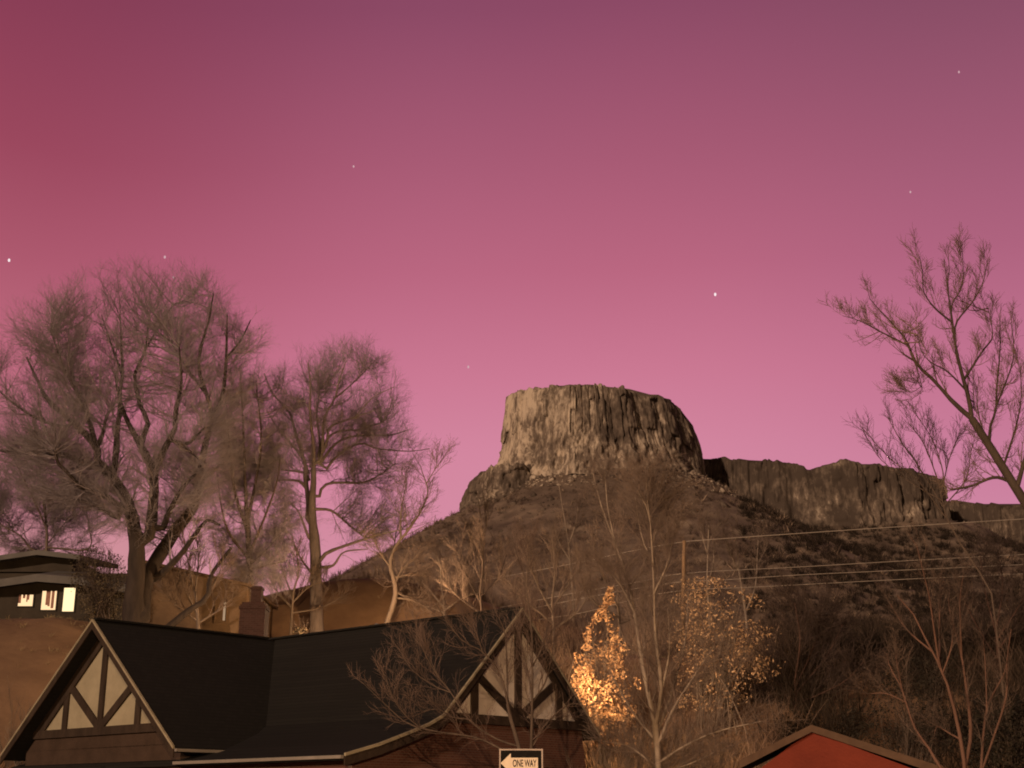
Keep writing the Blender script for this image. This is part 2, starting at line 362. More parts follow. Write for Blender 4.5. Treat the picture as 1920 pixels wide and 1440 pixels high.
# cliffs -------------------------------------------------------------
def cliff(name, label, cx, cy, a, b_, top_px, depth, zbot, nth, nh, lean, power=2.0, seed=0, amp=1.0, skew=0.0, m='rock'):
    """a closed ring of columned rock: plan = superellipse, top follows the photographed skyline"""
    th = np.linspace(0, 2 * math.pi, nth, endpoint=False)
    c, s = np.cos(th), np.sin(th)
    ex = 2.0 / power
    ux = np.sign(c) * np.abs(c) ** ex; uy = np.sign(s) * np.abs(s) ** ex
    arc = np.cumsum(np.hypot(np.diff(ux * a, append=ux[0] * a), np.diff(uy * b_, append=uy[0] * b_)))
    pxs = np.array([p[0] for p in top_px], float); pzs = np.array([zat(p[1], depth) for p in top_px]); pxw = np.array([xat(p[0], depth, p[1]) for p in top_px])
    H = np.linspace(0, 1, nh)
    V = np.zeros((nh, nth, 3))
    wa = arc / 3.6 + 1.1 * vnoise(arc / 9, seed) + 0.25 * vnoise(arc / 2, seed + 1.3)
    col_id = np.floor(wa); cf = wa - col_id                              # rock columns and the cracks between them
    colr = vnoise(col_id * 7.3 + 0.4, seed + 0.5); colh = vnoise(col_id * 3.1 + 0.4, seed + 9.5)
    crack = np.exp(-(np.minimum(cf, 1 - cf) / 0.10) ** 2) * (0.4 + 0.6 * (vnoise(col_id * 1.7 + 0.3, seed + 4.4) > -0.2))
    butt = 2.3 * vnoise(arc / 14.0, seed + 21) + 1.4 * vnoise(arc / 6.0, seed + 22)
    low_edge = 0.42 + 0.14 * vnoise(arc / 11, seed + 2)                  # where the columns give way to broken blocks
    for j, h in enumerate(H):
        out = lean(ux, uy) * (1 - h)                                     # metres pushed outwards at the foot
        up_ = sstep(low_edge - 0.08, low_edge + 0.10, h)
        blk = vnoise(col_id * 5.7 + 0.3, np.floor(h * 4.5 + 3 * colr) * 3.3 + 0.4, seed + 6)
        colm = 1.2 * colr - 0.6 * crack + 1.7 * blk
        rub = 1.5 * vnoise(arc / 4.0, h * 8, seed + 8) + 1.1 * vnoise(arc / 1.8, h * 17, seed + 9) + 0.6 * vnoise(arc / 0.9, h * 34, seed + 10)
        n = butt + colm * up_ + rub * (1 - 0.75 * up_) + 0.45 * vnoise(arc / 1.3, h * 5, seed + 3) + 0.3 * vnoise(arc / 0.6, h * 16, seed + 4)
        ledge = 3.4 * (1 - 0.8 * np.clip(-ux, 0, 1)) * (1 - h / np.maximum(low_edge, .1)) * (1 - up_) - 1.6 * sstep(0.92, 1.0, h) * (0.5 + 0.5 * vnoise(arc / 3, seed + 7))
        rad = amp * (n + ledge) + out
        nr = np.hypot(ux / a, uy / b_); nx, ny = ux / a / nr, uy / b_ / nr
        x = cx + ux * a - skew * np.clip(-uy, 0, 1) + nx * rad; y = cy + uy * b_ + ny * rad
        yy = np.minimum(y, cy); zz0 = np.interp(x / yy * depth, pxw, pzs) - CAMZ
        zt = CAMZ + zz0 * yy / depth + amp * (1.7 * colh + 0.7 * vnoise(arc / 1.5, seed + 6) - 0.9 * crack)
        zt = np.where(uy > 0.3, zt - 2, zt)
        V[j, :, 0] = x; V[j, :, 1] = y; V[j, :, 2] = zbot + (zt - zbot) * h
    verts = V.reshape(-1, 3)
    i = np.arange(nth); f = []
    for j in range(nh - 1):
        f.append(np.stack([j * nth + i, j * nth + (i + 1) % nth, (j + 1) * nth + (i + 1) % nth, (j + 1) * nth + i], -1))
    # top: shrink rings to the centre
    base = (nh - 1) * nth; ring = V[-1]; ctr = ring.mean(0)
    nv = len(verts); extra = []
    prev = base
    for q, kf in enumerate((0.86, 0.55, 0.12)):
        r2 = ctr + (ring - ctr) * kf; yy = np.minimum(r2[:, 1], cy); zz = CAMZ + (np.interp(r2[:, 0] / yy * depth, pxw, pzs) - CAMZ) * yy / depth - 0.6 + 0.9 * vnoise(r2[:, 0] / 4, r2[:, 1] / 4, seed); r2[:, 2] = zz
        extra.append(r2); cur = nv + q * nth
        f.append(np.stack([prev + i, prev + (i + 1) % nth, cur + (i + 1) % nth, cur + i], -1)); prev = cur
    verts = np.concatenate([verts] + extra)
    return tag(mesh_obj(name, verts, np.concatenate(f), M[m]), label, kind='structure')

cap_top = [(900, 800), (928, 796), (938, 782), (945, 780), (948, 748), (960, 738), (985, 732), (1005, 729), (1038, 726), (1045, 722), (1075, 720), (1100, 720), (1130, 723), (1150, 726), (1175, 728),
           (1200, 736), (1235, 743), (1255, 750), (1272, 762), (1284, 780), (1298, 800), (1312, 828), (1330, 868)]
x_l, x_r = xat(957, 600, 800), xat(1308, 600, 800)
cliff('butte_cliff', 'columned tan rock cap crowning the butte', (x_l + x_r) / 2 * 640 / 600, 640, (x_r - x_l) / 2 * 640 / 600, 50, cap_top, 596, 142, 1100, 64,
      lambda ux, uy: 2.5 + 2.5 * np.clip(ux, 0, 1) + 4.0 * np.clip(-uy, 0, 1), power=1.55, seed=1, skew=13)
sh = [(850, 925), (872, 905), (895, 890), (930, 873), (990, 868), (1100, 872)]
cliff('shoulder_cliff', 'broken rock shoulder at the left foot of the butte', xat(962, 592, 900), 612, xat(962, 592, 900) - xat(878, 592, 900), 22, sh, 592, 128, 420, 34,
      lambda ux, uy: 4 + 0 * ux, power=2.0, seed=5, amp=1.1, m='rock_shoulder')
m_top = [(1290, 868), (1320, 862), (1345, 859), (1352, 862), (1362, 861), (1385, 866), (1400, 863), (1440, 864), (1480, 868), (1500, 873), (1518, 881), (1530, 874), (1552, 868), (1582, 864), (1606, 868),
         (1640, 873), (1700, 880), (1712, 882), (1730, 893), (1752, 893), (1765, 900), (1776, 906), (1786, 930), (1800, 945)]
x_l, x_r = xat(1310, 655, 880), xat(1781, 655, 880)
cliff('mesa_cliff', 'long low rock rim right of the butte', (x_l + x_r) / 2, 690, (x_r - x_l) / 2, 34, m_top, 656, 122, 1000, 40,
      lambda ux, uy: 3 + 0 * ux, power=4.0, seed=11, m='rock_dark')
r_top = [(1740, 940), (1795, 938), (1806, 946), (1820, 942), (1840, 945), (1880, 950), (1920, 947), (1990, 942), (2200, 950), (2600, 960)]
x_l, x_r = xat(1790, 700, 950), xat(2600, 700, 950)
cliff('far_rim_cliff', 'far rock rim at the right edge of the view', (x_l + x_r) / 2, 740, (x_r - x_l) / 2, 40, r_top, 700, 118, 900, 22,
      lambda ux, uy: 3 + 0 * ux, power=4.0, seed=17, m='rock_dark')

# scrub on the hillside (uncountable): tufts of blades ------------------
def tufts(name, pts, h, nb, spread, m, seed, label, width=0.12, lean_x=0.0):
    rs = np.random.RandomState(seed); n = len(pts)
    base = np.repeat(pts, nb, 0); H = np.repeat(h, nb) * rs.uniform(0.5, 1.15, n * nb)
    az = rs.uniform(0, 2 * math.pi, n * nb); tl = rs.uniform(0.1, 1.0, n * nb) ** 0.8 * spread
    d = np.stack([np.cos(az) * np.sin(tl) + lean_x, np.sin(az) * np.sin(tl), np.cos(tl)], -1)
    sd = np.stack([-np.sin(az + 1.0), np.cos(az + 1.0), np.zeros_like(az)], -1)
    w = (width * H)[:, None]
    off = np.stack([rs.uniform(-.3, .3, n * nb) * H, rs.uniform(-.3, .3, n * nb) * H, -0.1 * H], -1)
    b0 = base + off
    midp = b0 + d * (H * 0.55)[:, None]; tip = b0 + d * H[:, None] + np.stack([0 * H, 0 * H, -0.12 * H * tl], -1)
    v = np.stack([b0 - sd * w * .4, b0 + sd * w * .4, midp + sd * w * .5, tip, midp - sd * w * .5], 1).reshape(-1, 3)
    f = np.arange(n * nb * 5).reshape(-1, 5)
    return tag(mesh_obj(name, v, f, m), label, kind='stuff')
rs = np.random.RandomState(3)
n = 30000
px_ = rs.uniform(-190, 330, n); py_ = 180 + (625 - 180) * rs.uniform(0, 1, n) ** 0.75
keep = (fbm(px_ / 22, py_ / 22, 7.7, 3) + rs.uniform(-.7, .7, n)) > -0.25
px_, py_ = px_[keep], py_[keep]
pz_ = hill_z(px_, py_)
tufts('hillside_scrub', np.stack([px_, py_, pz_], -1), rs.uniform(0.8, 2.8, len(px_)) * (0.8 + 1.1 * (rs.rand(len(px_)) > .88)), 18, 1.2, M['scrub'], 4, 'low bare scrub and dry bushes covering the hillside', 0.05)
n = 3000
gx = np.concatenate([rs.uniform(-32, -17, n // 2), rs.uniform(-32, 30, n // 2)]); gy = np.concatenate([rs.uniform(52.5, 70, n // 2), rs.uniform(53, 128, n // 2)])
kp = (fbm(gx / 5, gy / 5, 2.2, 3) > -0.35) & ((gx > -14) | (rs.rand(len(gx)) < 0.2))
gx, gy = gx[kp], gy[kp]
tufts('dry_grass', np.stack([gx, gy, near_z(gx, gy)], -1), rs.uniform(0.12, 0.42, len(gx)), 9, 0.9, M['grass'], 8, 'short dry grass on the bank behind the houses', 0.05)

def boulders(name, pts, size, m, seed, label):
    r_ = np.random.RandomState(seed); n = len(pts)
    o = np.array([(1, 0, 0), (-1, 0, 0), (0, 1, 0), (0, -1, 0), (0, 0, 1), (0, 0, -1)], float)
    v = o[None] * r_.uniform(0.6, 1.3, (n, 6, 1)) + r_.normal(size=(n, 6, 3)) * 0.22
    v = v * (size * r_.uniform(0.5, 1.2, n))[:, None, None] * np.array([1, 1, .75]) + pts[:, None, :]
    f = np.array([(0, 2, 4), (2, 1, 4), (1, 3, 4), (3, 0, 4), (2, 0, 5), (1, 2, 5), (3, 1, 5), (0, 3, 5)])
    return tag(mesh_obj(name, v.reshape(-1, 3), (f[None] + 6 * np.arange(n)[:, None, None]).reshape(-1, 3), m), label, kind='stuff')
r_ = np.random.RandomState(41); n = 5200
x_ = r_.uniform(-60, 300, n); y_ = r_.uniform(420, 670, n); z_ = hill_z(x_, y_)
kp = (z_ > 100 + 25 * r_.rand(n)) | (r_.rand(n) < 0.06)
boulders('scree', np.stack([x_, y_, z_], -1)[kp], np.where(r_.rand(kp.sum()) > .93, 2.0, 0.8), M['rock_dark'], 42, 'loose boulders strewn on the slope below the cliffs')
r_ = np.random.RandomState(44); n = 9000
x_ = r_.uniform(-40, 110, n); y_ = r_.uniform(540, 650, n); z_ = hill_z(x_, y_)
kp = (z_ > 133 + 16 * r_.rand(n)) & (z_ < 152)
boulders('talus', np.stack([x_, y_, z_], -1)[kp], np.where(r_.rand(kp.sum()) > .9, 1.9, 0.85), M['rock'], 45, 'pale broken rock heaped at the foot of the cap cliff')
def tex_near(n, x0, x1, y0, y1, seed, thr):
    r_ = np.random.RandomState(seed); x = r_.uniform(x0, x1, n); y = r_.uniform(y0, y1, n); k_ = fbm(x / 6, y / 6, seed, 3) > thr
    x, y = x[k_], y[k_]; z = np.where(y < 129.5, near_z(x, y), hill_z(x, y)); return np.stack([x, y, z], -1), r_
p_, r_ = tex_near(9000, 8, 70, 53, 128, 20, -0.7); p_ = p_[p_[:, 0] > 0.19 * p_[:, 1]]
tufts('shaded_brush', p_, r_.uniform(0.9, 2.8, len(p_)), 40, 0.8, M['brush_shaded'], 29, 'brush on the slope behind the red garage, darkened to stand for shade', 0.016)  # the unlit look of this slope is painted by the dark blades
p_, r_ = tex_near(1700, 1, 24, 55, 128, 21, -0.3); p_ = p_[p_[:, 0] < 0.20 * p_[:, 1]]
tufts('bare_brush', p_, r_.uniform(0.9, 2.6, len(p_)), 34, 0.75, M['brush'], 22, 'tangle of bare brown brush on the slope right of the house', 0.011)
p_, r_ = tex_near(1500, -30, 4, 88, 128, 23, -0.1)
tufts('bare_brush', p_, r_.uniform(0.6, 1.9, len(p_)), 30, 0.8, M['brush'], 24, 'bare tan brush on the bank behind the roof ridge', 0.013)
p_, r_ = tex_near(24000, 15, 330, 130, 650, 27, -0.6); p_ = p_[p_[:, 0] > 0.17 * p_[:, 1]]
tufts('shaded_thicket', p_, r_.uniform(1.5, 4.5, len(p_)), 22, 0.9, M['brush_shaded'], 28, 'thicket on the right of the hillside, darkened to stand for shade', 0.045)  # dark blades paint the shade over the right of the hill
p_, r_ = tex_near(10000, -90, 90, 130, 520, 25, -0.25); p_ = p_[p_[:, 0] < 0.19 * p_[:, 1]]
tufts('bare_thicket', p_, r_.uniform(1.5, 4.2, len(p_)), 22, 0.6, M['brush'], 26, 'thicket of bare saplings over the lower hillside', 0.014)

# ------------------------------------------------------------------ trees
def resample(p, k):
    p = np.asarray(p, float)
    # Catmull-Rom through the given points, then even spacing
    if len(p) > 2:
        q = np.vstack([2 * p[0] - p[1], p, 2 * p[-1] - p[-2]]); out = []
        for i in range(1, len(q) - 2):
            for t in np.linspace(0, 1, 6, endpoint=False):
                a, b_, c, d = q[i - 1], q[i], q[i + 1], q[i + 2]
                out.append(0.5 * ((2 * b_) + (-a + c) * t + (2 * a - 5 * b_ + 4 * c - d) * t * t + (-a + 3 * b_ - 3 * c + d) * t ** 3))
        out.append(p[-1]); p = np.array(out)
    s = np.concatenate([[0], np.cumsum(np.linalg.norm(np.diff(p, axis=0), axis=1))])
    u = np.linspace(0, s[-1], k)
    return np.stack([np.interp(u, s, p[:, i]) for i in range(3)], -1)
def tubes(lines, r0, r1, sides, pw=1.0):
    """lines (M,k,3), radii r0,r1 (M,) -> verts, quads"""
    Mn, k, _ = lines.shape
    tan = np.gradient(lines, axis=1); tan /= np.linalg.norm(tan, axis=2, keepdims=True) + 1e-9
    ref = np.zeros_like(tan); mt = np.abs(tan.mean(1)); j = np.argmin(mt, 1)
    ref[np.arange(Mn), :, :] = np.eye(3)[j][:, None, :]
    a = np.cross(tan, ref); a /= np.linalg.norm(a, axis=2, keepdims=True) + 1e-9
    b_ = np.cross(tan, a)
    t = np.linspace(0, 1, k)[None, :] ** pw
    r = (r0[:, None] * (1 - t) + r1[:, None] * t)[:, :, None, None]
    ang = np.linspace(0, 2 * math.pi, sides, endpoint=False)
    ring = np.cos(ang)[None, None, :, None] * a[:, :, None, :] + np.sin(ang)[None, None, :, None] * b_[:, :, None, :]
    v = (lines[:, :, None, :] + ring * r).reshape(-1, 3)
    m, kk, s = np.meshgrid(np.arange(Mn), np.arange(k - 1), np.arange(sides), indexing='ij')
    o = m * k * sides; s2 = (s + 1) % sides
    f = np.stack([o + kk * sides + s, o + kk * sides + s2, o + (kk + 1) * sides + s2, o + (kk + 1) * sides + s], -1).reshape(-1, 4)
    return v, f
def expand(lines, r0, r1, m, L, ang, up, wig, k, rs, tmin=0.2, rr=0.6, out=None, ow=0.0, rmin=0.004, yspread=1.0, grav=0.0):
    """m side shoots from every line"""
    Mn, K, _ = lines.shape
    idx = np.repeat(np.arange(Mn), m); t = tmin + (1 - tmin) * (np.tile((np.arange(m) + 0.5) / m, Mn) + rs.uniform(-.5, .5, Mn * m) / m)
    t = np.clip(t, 0, 0.999); fi = t * (K - 1); i0 = fi.astype(int); fr = (fi - i0)[:, None]
    p = lines[idx, i0] * (1 - fr) + lines[idx, i0 + 1] * fr
    tan = lines[idx, i0 + 1] - lines[idx, i0]; tan /= np.linalg.norm(tan, axis=1, keepdims=True) + 1e-9
    rv = rs.normal(size=(Mn * m, 3)); rv[:, 1] *= yspread
    rv -= (rv * tan).sum(1, keepdims=True) * tan; rv /= np.linalg.norm(rv, axis=1, keepdims=True) + 1e-9
    an = ang * rs.uniform(0.6, 1.35, (Mn * m, 1))
    d = tan * np.cos(an) + rv * np.sin(an)
    if out is not None:
        o = p - out; o /= np.linalg.norm(o, axis=1, keepdims=True) + 1e-9; d = d + ow * o
    d[:, 2] += up; d /= np.linalg.norm(d, axis=1, keepdims=True)
    Ls = L if np.isscalar(L) else L[idx]
    Ls = Ls * rs.uniform(0.55, 1.3, Mn * m) * (1.08 - 0.45 * t)
    pts = np.zeros((Mn * m, k, 3)); pts[:, 0] = p
    step = (Ls / (k - 1))[:, None]
    for q in range(1, k):
        d = d + wig * rs.normal(size=d.shape) + np.array([0, 0, up * 0.35 - grav * q])
        d /= np.linalg.norm(d, axis=1, keepdims=True)
        pts[:, q] = pts[:, q - 1] + d * step
    pr = (r0[idx] * (1 - t) + r1[idx] * t)
    c0 = np.maximum(pr * rr, rmin); c1 = np.maximum(c0 * 0.35, rmin * 0.6)
    return pts, c0, c1, Ls
def cat(parts):
    vs_, fs, o = [], [], 0
    for v, f in parts:
        vs_.append(v); fs.append(f + o); o += len(v)
    return np.concatenate(vs_), np.concatenate(fs)

def proj(p):
    x, y, z = p[:, 0], p[:, 1], p[:, 2] - CAMZ
    zc = y * CP + z * SP; yc = -y * SP + z * CP
    return np.stack([960 + F * x / zc, 720 - F * yc / zc], -1)
def tree(name, label, cat_, D, limbs, levels, bark, twig, seed, group=None, dj=0.16, centre=None, ow=0.0, wob=0.0, inside=None, fill=None, thick=1.0):
    """limbs: list of ([(px,py[,dd])...], w0, w1) traced in photo pixels at distance D; levels: shoots grown off them.
    dj spreads the limbs in depth in proportion to how far they reach from the trunk."""
    rs = np.random.RandomState(seed)
    base = P(limbs[0][0][0][0], limbs[0][0][0][1], D)
    gz = float(near_z(base[0], base[1])) if D < 129 else float(hill_z(base[0], base[1]))
    root = empty(name, (base[0], base[1], min(gz, base[2])))
    tag(root, label, cat_, group)
    K = 14; ln = []; r0 = []; r1 = []; lenm = []
    fp = limbs[0][0][0]
    bank3, bankr = [], []
    for n_, (pts, w0, w1) in enumerate(limbs):
        s = rs.choice([-1, 1]) * rs.uniform(0.4, 1.0)
        W = []; acc = 0.0; dd0 = 0.0; start = None; rs0 = w0 / 2 * D / F * (thick if n_ else 1.0)
        if n_:                                   # a limb starts on the wood it leaves
            B = np.concatenate(bank3); BR = np.concatenate(bankr)
            pp = proj(B); e = np.hypot(pp[:, 0] - pts[0][0], pp[:, 1] - pts[0][1]); i_ = int(np.argmin(e))
            start = B[i_]; dd0 = start[1] - D; rs0 = min(rs0, max(BR[i_] * 0.95, 0.4 * rs0))
        for i, p in enumerate(pts):
            if i: acc += math.hypot(p[0] - pts[i - 1][0], p[1] - pts[i - 1][1])
            dd = dd0 + (dj * s * acc * D / F * 3.2 if n_ else 0.0)
            W.append(P(p[0], p[1], D + dd))
        if start is not None:
            if np.linalg.norm(W[0] - start) > 0.12: W = [start] + W
            else: W[0] = start
        L_ = resample(W, K)
        if n_ == 0 and base[2] > gz - 0.3:
            L_ = resample([np.array((base[0], base[1], gz - 0.3))] + W, K)
        if wob: L_[1:] += np.cumsum(rs.normal(size=(K - 1, 3)) * wob, 0) * np.array([1, 1, .5])
        re = (w1 if n_ == 0 else max(1.2, min(w1 * 0.8, w0 * 0.45)) * thick) / 2 * D / F
        ln.append(L_); r0.append(rs0); r1.append(re)
        fine = resample(L_, 60); bank3.append(fine); bankr.append(np.linspace(rs0, re, 60))
    lines = np.array(ln); r0 = np.array(r0); r1 = np.array(r1)
    v, f = tubes(lines, r0, r1, 8)
    # rough bark: push ring points in and out
    cen = np.repeat(lines.reshape(-1, 3), 8, 0); dv = v - cen
    v = cen + dv * (1 + 0.16 * vnoise(v[:, 0] * 3, v[:, 1] * 3, v[:, 2] * 1.2))[:, None]
    mesh_obj('trunk', v, f, bark, root, smooth=True)
    ctr = centre if centre is None else P(centre[0], centre[1], D)
    parts = []
    cur = (lines[1:], r0[1:], r1[1:]) if len(lines) > 1 else (lines, r0, r1)
    if fill is not None:
        # branches reaching evenly through the whole crown: each grows from the nearest wood to a point of the crown's volume
        nf, eggs, k1, k2, rm = fill
        B = np.concatenate(bank3[1:] if len(bank3) > 1 else bank3); BR = np.concatenate(bankr[1:] if len(bankr) > 1 else bankr)
        vol = np.array([e[2] * e[2] * e[3] for e in eggs], float); T = []
        for e, q in zip(eggs, vol / vol.sum()):
            m_ = max(4, int(nf * q)); u = rs.normal(size=(m_, 3)); u /= np.linalg.norm(u, axis=1, keepdims=True); u *= (rs.uniform(0.05, 1.0, (m_, 1)) ** (1 / 3.4)); u[:, 1] += 0.35
            c_ = P(e[0], e[1], D); T.append(c_ + u * np.array([e[2], e[2] * 0.85, e[3]]) * (D / F))
        T = np.concatenate(T); L3 = []
        for t_ in T:
            dv = t_ - B; dn = np.linalg.norm(dv, axis=1) + 1e-6; dist = dn * (1 + 1.6 * np.clip(0.45 - dv[:, 2] / dn, 0, 1.5)) + 0.3 * rs.uniform(0, 1, len(B))
            i_ = int(np.argmin(dist)); s_ = B[i_]; d_ = np.linalg.norm(dv[i_])
            md = s_ + (t_ - s_) * 0.5 + np.array([0, 0, -0.10 * d_]) + rs.normal(size=3) * 0.06 * d_
            L3.append(resample([s_, md, t_], 8))
        L3 = np.array(L3); len3 = np.linalg.norm(L3[:, -1] - L3[:, 0], axis=1)
        q0 = np.clip(0.009 * len3 + 0.006, 0.008, 0.036); q1 = np.full(len(L3), rm)
        fparts = [tubes(L3, q0, q1, 4)]
        f2, c0, c1, l2 = expand(L3, q0, q1, k1[0], k1[1], k1[2], k1[3], 0.2, 5, rs, 0.15, 0.6, ctr, ow, rm)
        fparts.append(tubes(f2, c0, c1, 3))
        f3, c0, c1, l3 = expand(f2, c0, c1, k2[0], k2[1], k2[2], k2[3], 0.24, 4, rs, 0.1, 0.6, ctr, ow, rm * 0.85)
        fparts.append(tubes(f3, c0, c1, 3))
    for li, lv in enumerate(levels):
        m, Lm, ang, up, wig, k, rr, rmin = lv[:8]; tmin = lv[8] if len(lv) > 8 else 0.2; grav = lv[9] if len(lv) > 9 else 0
        pts, c0, c1, Ls = expand(cur[0], cur[1], cur[2], m, Lm, ang, up, wig, k, rs, tmin, rr, ctr, ow, rmin, grav=grav)
        if inside is not None:      # crown envelope: an egg in three dimensions
            c_, rx, ry, rz = inside; cw = P(c_[0], c_[1], D)
            tip = pts[:, -1]
            q = ((tip - cw) / np.array([rx, ry, rz])); e = np.linalg.norm(q, axis=1) + 0.16 * vnoise(q[:, 0] * 3.1, q[:, 2] * 3.1, seed)
            kp = e < 1.0 + rs.uniform(-.12, .16, len(e))
            pts, c0, c1 = pts[kp], c0[kp], c1[kp]
        parts.append(tubes(pts, c0, c1, 4 if li == 0 else 3))
        cur = (pts, c0, c1)
    if fill is not None: parts += fparts
    v, f = cat(parts)
    mesh_obj('crown', v, f, twig, root)
    return root, cur

# the great cottonwood ------------------------------------------------
big = [([(250, 1182), (251, 1130), (254, 1080), (256, 1040), (254, 1000)], 42, 30),
       ([(254, 1010), (246, 965), (232, 930), (206, 892), (182, 866)], 27, 15),
       ([(262, 1172), (268, 1110), (286, 1062), (305, 1032), (333, 989), (361, 955), (372, 911), (375, 883)], 27, 13),
       ([(186, 870), (178, 878), (133, 858), (103, 850), (55, 850), (14, 847), (-40, 836)], 9, 3),
       ([(182, 866), (180, 836), (133, 789), (92, 753), (72, 717), (50, 670)], 11, 3),
       ([(180, 838), (169, 794), (150, 744), (136, 708), (128, 650)], 7, 2),
       ([(182, 840), (193, 812), (200, 780), (212, 766)], 7, 3),
       ([(178, 836), (166, 790), (163, 762), (150, 735)], 5, 2),
       ([(225, 948), (194, 928), (153, 914), (125, 885), (108, 867), (103, 842)], 10, 4),
       ([(222, 972), (192, 953), (164, 942), (144, 933), (140, 900)], 8, 3),
       ([(214, 896), (217, 856), (220, 805), (225, 769), (225, 728), (230, 706), (228, 660), (226, 600)], 10, 2),
       ([(262, 1020), (280, 1005), (286, 955), (289, 917), (286, 880), (264, 836), (244, 800), (228, 762), (215, 700)], 17, 2.5),
       ([(264, 836), (270, 815), (278, 789), (264, 764), (253, 714), (255, 695), (272, 656), (280, 589)], 8, 2),
       ([(288, 886), (303, 853), (319, 822), (328, 808), (330, 769), (340, 720), (336, 650)], 10, 2.5),
       ([(319, 824), (350, 832), (369, 817), (385, 800)], 6, 3),
       ([(321, 826), (345, 838), (372, 860)], 5, 3),
       ([(375, 883), (387, 825), (397, 780), (389, 744), (372, 689), (380, 639), (392, 600), (400, 550)], 11, 2),
       ([(397, 780), (417, 744), (424, 672), (425, 625), (426, 590)], 8, 2),
       ([(305, 990), (314, 967), (328, 939), (350, 905), (367, 889)], 9, 6),
       ([(290, 1085), (320, 1060), (342, 1036), (372, 994), (389, 975), (412, 985)], 11, 4),
       ([(375, 905), (392, 890), (405, 880), (430, 860)], 6, 2),
       ([(290, 1195), (314, 1178), (355, 1144), (389, 1120), (396, 1078), (433, 1028)], 12, 5),
       ([(180, 838), (160, 770), (120, 690), (95, 620)], 5, 2),
       ([(230, 706), (210, 650), (190, 590)], 4, 1.5),
       ([(272, 656), (300, 610), (325, 570)], 4, 1.5),
       ([(128, 800), (80, 790), (30, 760), (-15, 720)], 5, 2),
       ([(389, 744), (350, 690), (320, 640)], 4, 1.5),
       ([(424, 672), (450, 640), (470, 600)], 4, 1.5)]
tree('cottonwood_tree', 'tallest bare cottonwood with thick dark forking limbs behind the half-timbered house', 'tree', 66, big,
     [(8, 2.2, 0.7, 0.12, 0.22, 6, 0.30, 0.009, 0.22), (7, 1.3, 0.75, 0.08, 0.22, 4, 0.6, 0.006, 0.12), (6, 0.8, 0.7, 0.08, 0.25, 4, 0.6, 0.0048, 0.1)],
     M['bark_dark'], M['twig_olive'], 11, 'bare trees around the houses', centre=(250, 960), ow=0.3, inside=((225, 790), 8.0, 6.5, 9.4),
     fill=(720, [(240, 712, 270, 282), (50, 720, 135, 225), (60, 860, 120, 60), (390, 720, 110, 200), (260, 900, 160, 110)], (10, 1.4, 0.8, 0.05), (9, 0.8, 0.75, 0.08), 0.0046), thick=1.5)

second = [([(594, 1195), (592, 1110), (592, 1060), (589, 1000), (584, 950), (588, 905), (588, 880)], 30, 10),
          ([(577, 985), (578, 940), (572, 890), (572, 869), (558, 824), (550, 797), (542, 772), (511, 738), (495, 700)], 11, 2.5),
          ([(578, 890), (567, 858), (544, 830), (519, 800), (500, 770)], 7, 2),
          ([(588, 870), (589, 858), (586, 816), (581, 775), (582, 727), (578, 680)], 8, 2),
          ([(592, 870), (603, 858), (606, 802), (611, 775), (628, 747), (636, 713), (648, 680)], 9, 2),
          ([(596, 860), (600, 830), (594, 780), (600, 730)], 6, 2),
          ([(605, 850), (614, 825), (619, 800), (664, 783), (700, 770)], 6, 2),
          ([(608, 845), (617, 819), (639, 808), (678, 805), (720, 790)], 6, 2),
          ([(597, 875), (608, 858), (628, 833), (656, 819), (700, 816), (733, 816), (765, 806)], 7, 2),
          ([(612, 880), (628, 858), (661, 836), (681, 831), (706, 841), (733, 844), (770, 846), (806, 841)], 7, 1.5),
          ([(600, 930), (603, 916), (622, 905), (678, 905), (711, 891), (740, 870)], 7, 2),
          ([(596, 955), (612, 955), (629, 962), (660, 989), (686, 1009)], 6, 3),
          ([(597, 1060), (600, 1051), (616, 1035), (681, 1012), (725, 999), (765, 991)], 8, 2),
          ([(598, 1064), (625, 1060), (645, 1035), (690, 1030)], 6, 2),
          ([(580, 900), (569, 886), (525, 880), (500, 870)], 6, 2),
          ([(578, 915), (560, 902), (520, 900), (490, 905)], 6, 2),
          ([(580, 1010), (560, 960), (540, 940)], 6, 2),
          ([(628, 747), (660, 720), (690, 690), (712, 668)], 5, 1.5),
          ([(664, 783), (700, 745), (740, 725)], 4, 1.5),
          ([(585, 1075), (560, 1040), (545, 1000)], 5, 2)]
tree('cottonwood_tree', 'round-crowned bare tree with a pale forked trunk left of the butte', 'tree', 78, second,
     [(8, 2.0, 0.7, 0.10, 0.2, 6, 0.32, 0.009, 0.22), (6, 1.2, 0.7, 0.08, 0.2, 4, 0.6, 0.0065, 0.12), (5, 0.8, 0.65, 0.08, 0.24, 4, 0.6, 0.0052, 0.1)],
     M['bark_grey'], M['twig'], 12, 'bare trees around the houses', centre=(592, 930), ow=0.35, inside=((640, 840), 5.3, 5, 6.6),
     fill=(380, [(630, 748, 132, 138), (700, 850, 95, 80), (690, 940, 80, 70), (540, 830, 70, 110), (540, 990, 50, 70)], (9, 1.25, 0.8, 0.05), (8, 0.8, 0.75, 0.06), 0.0050))

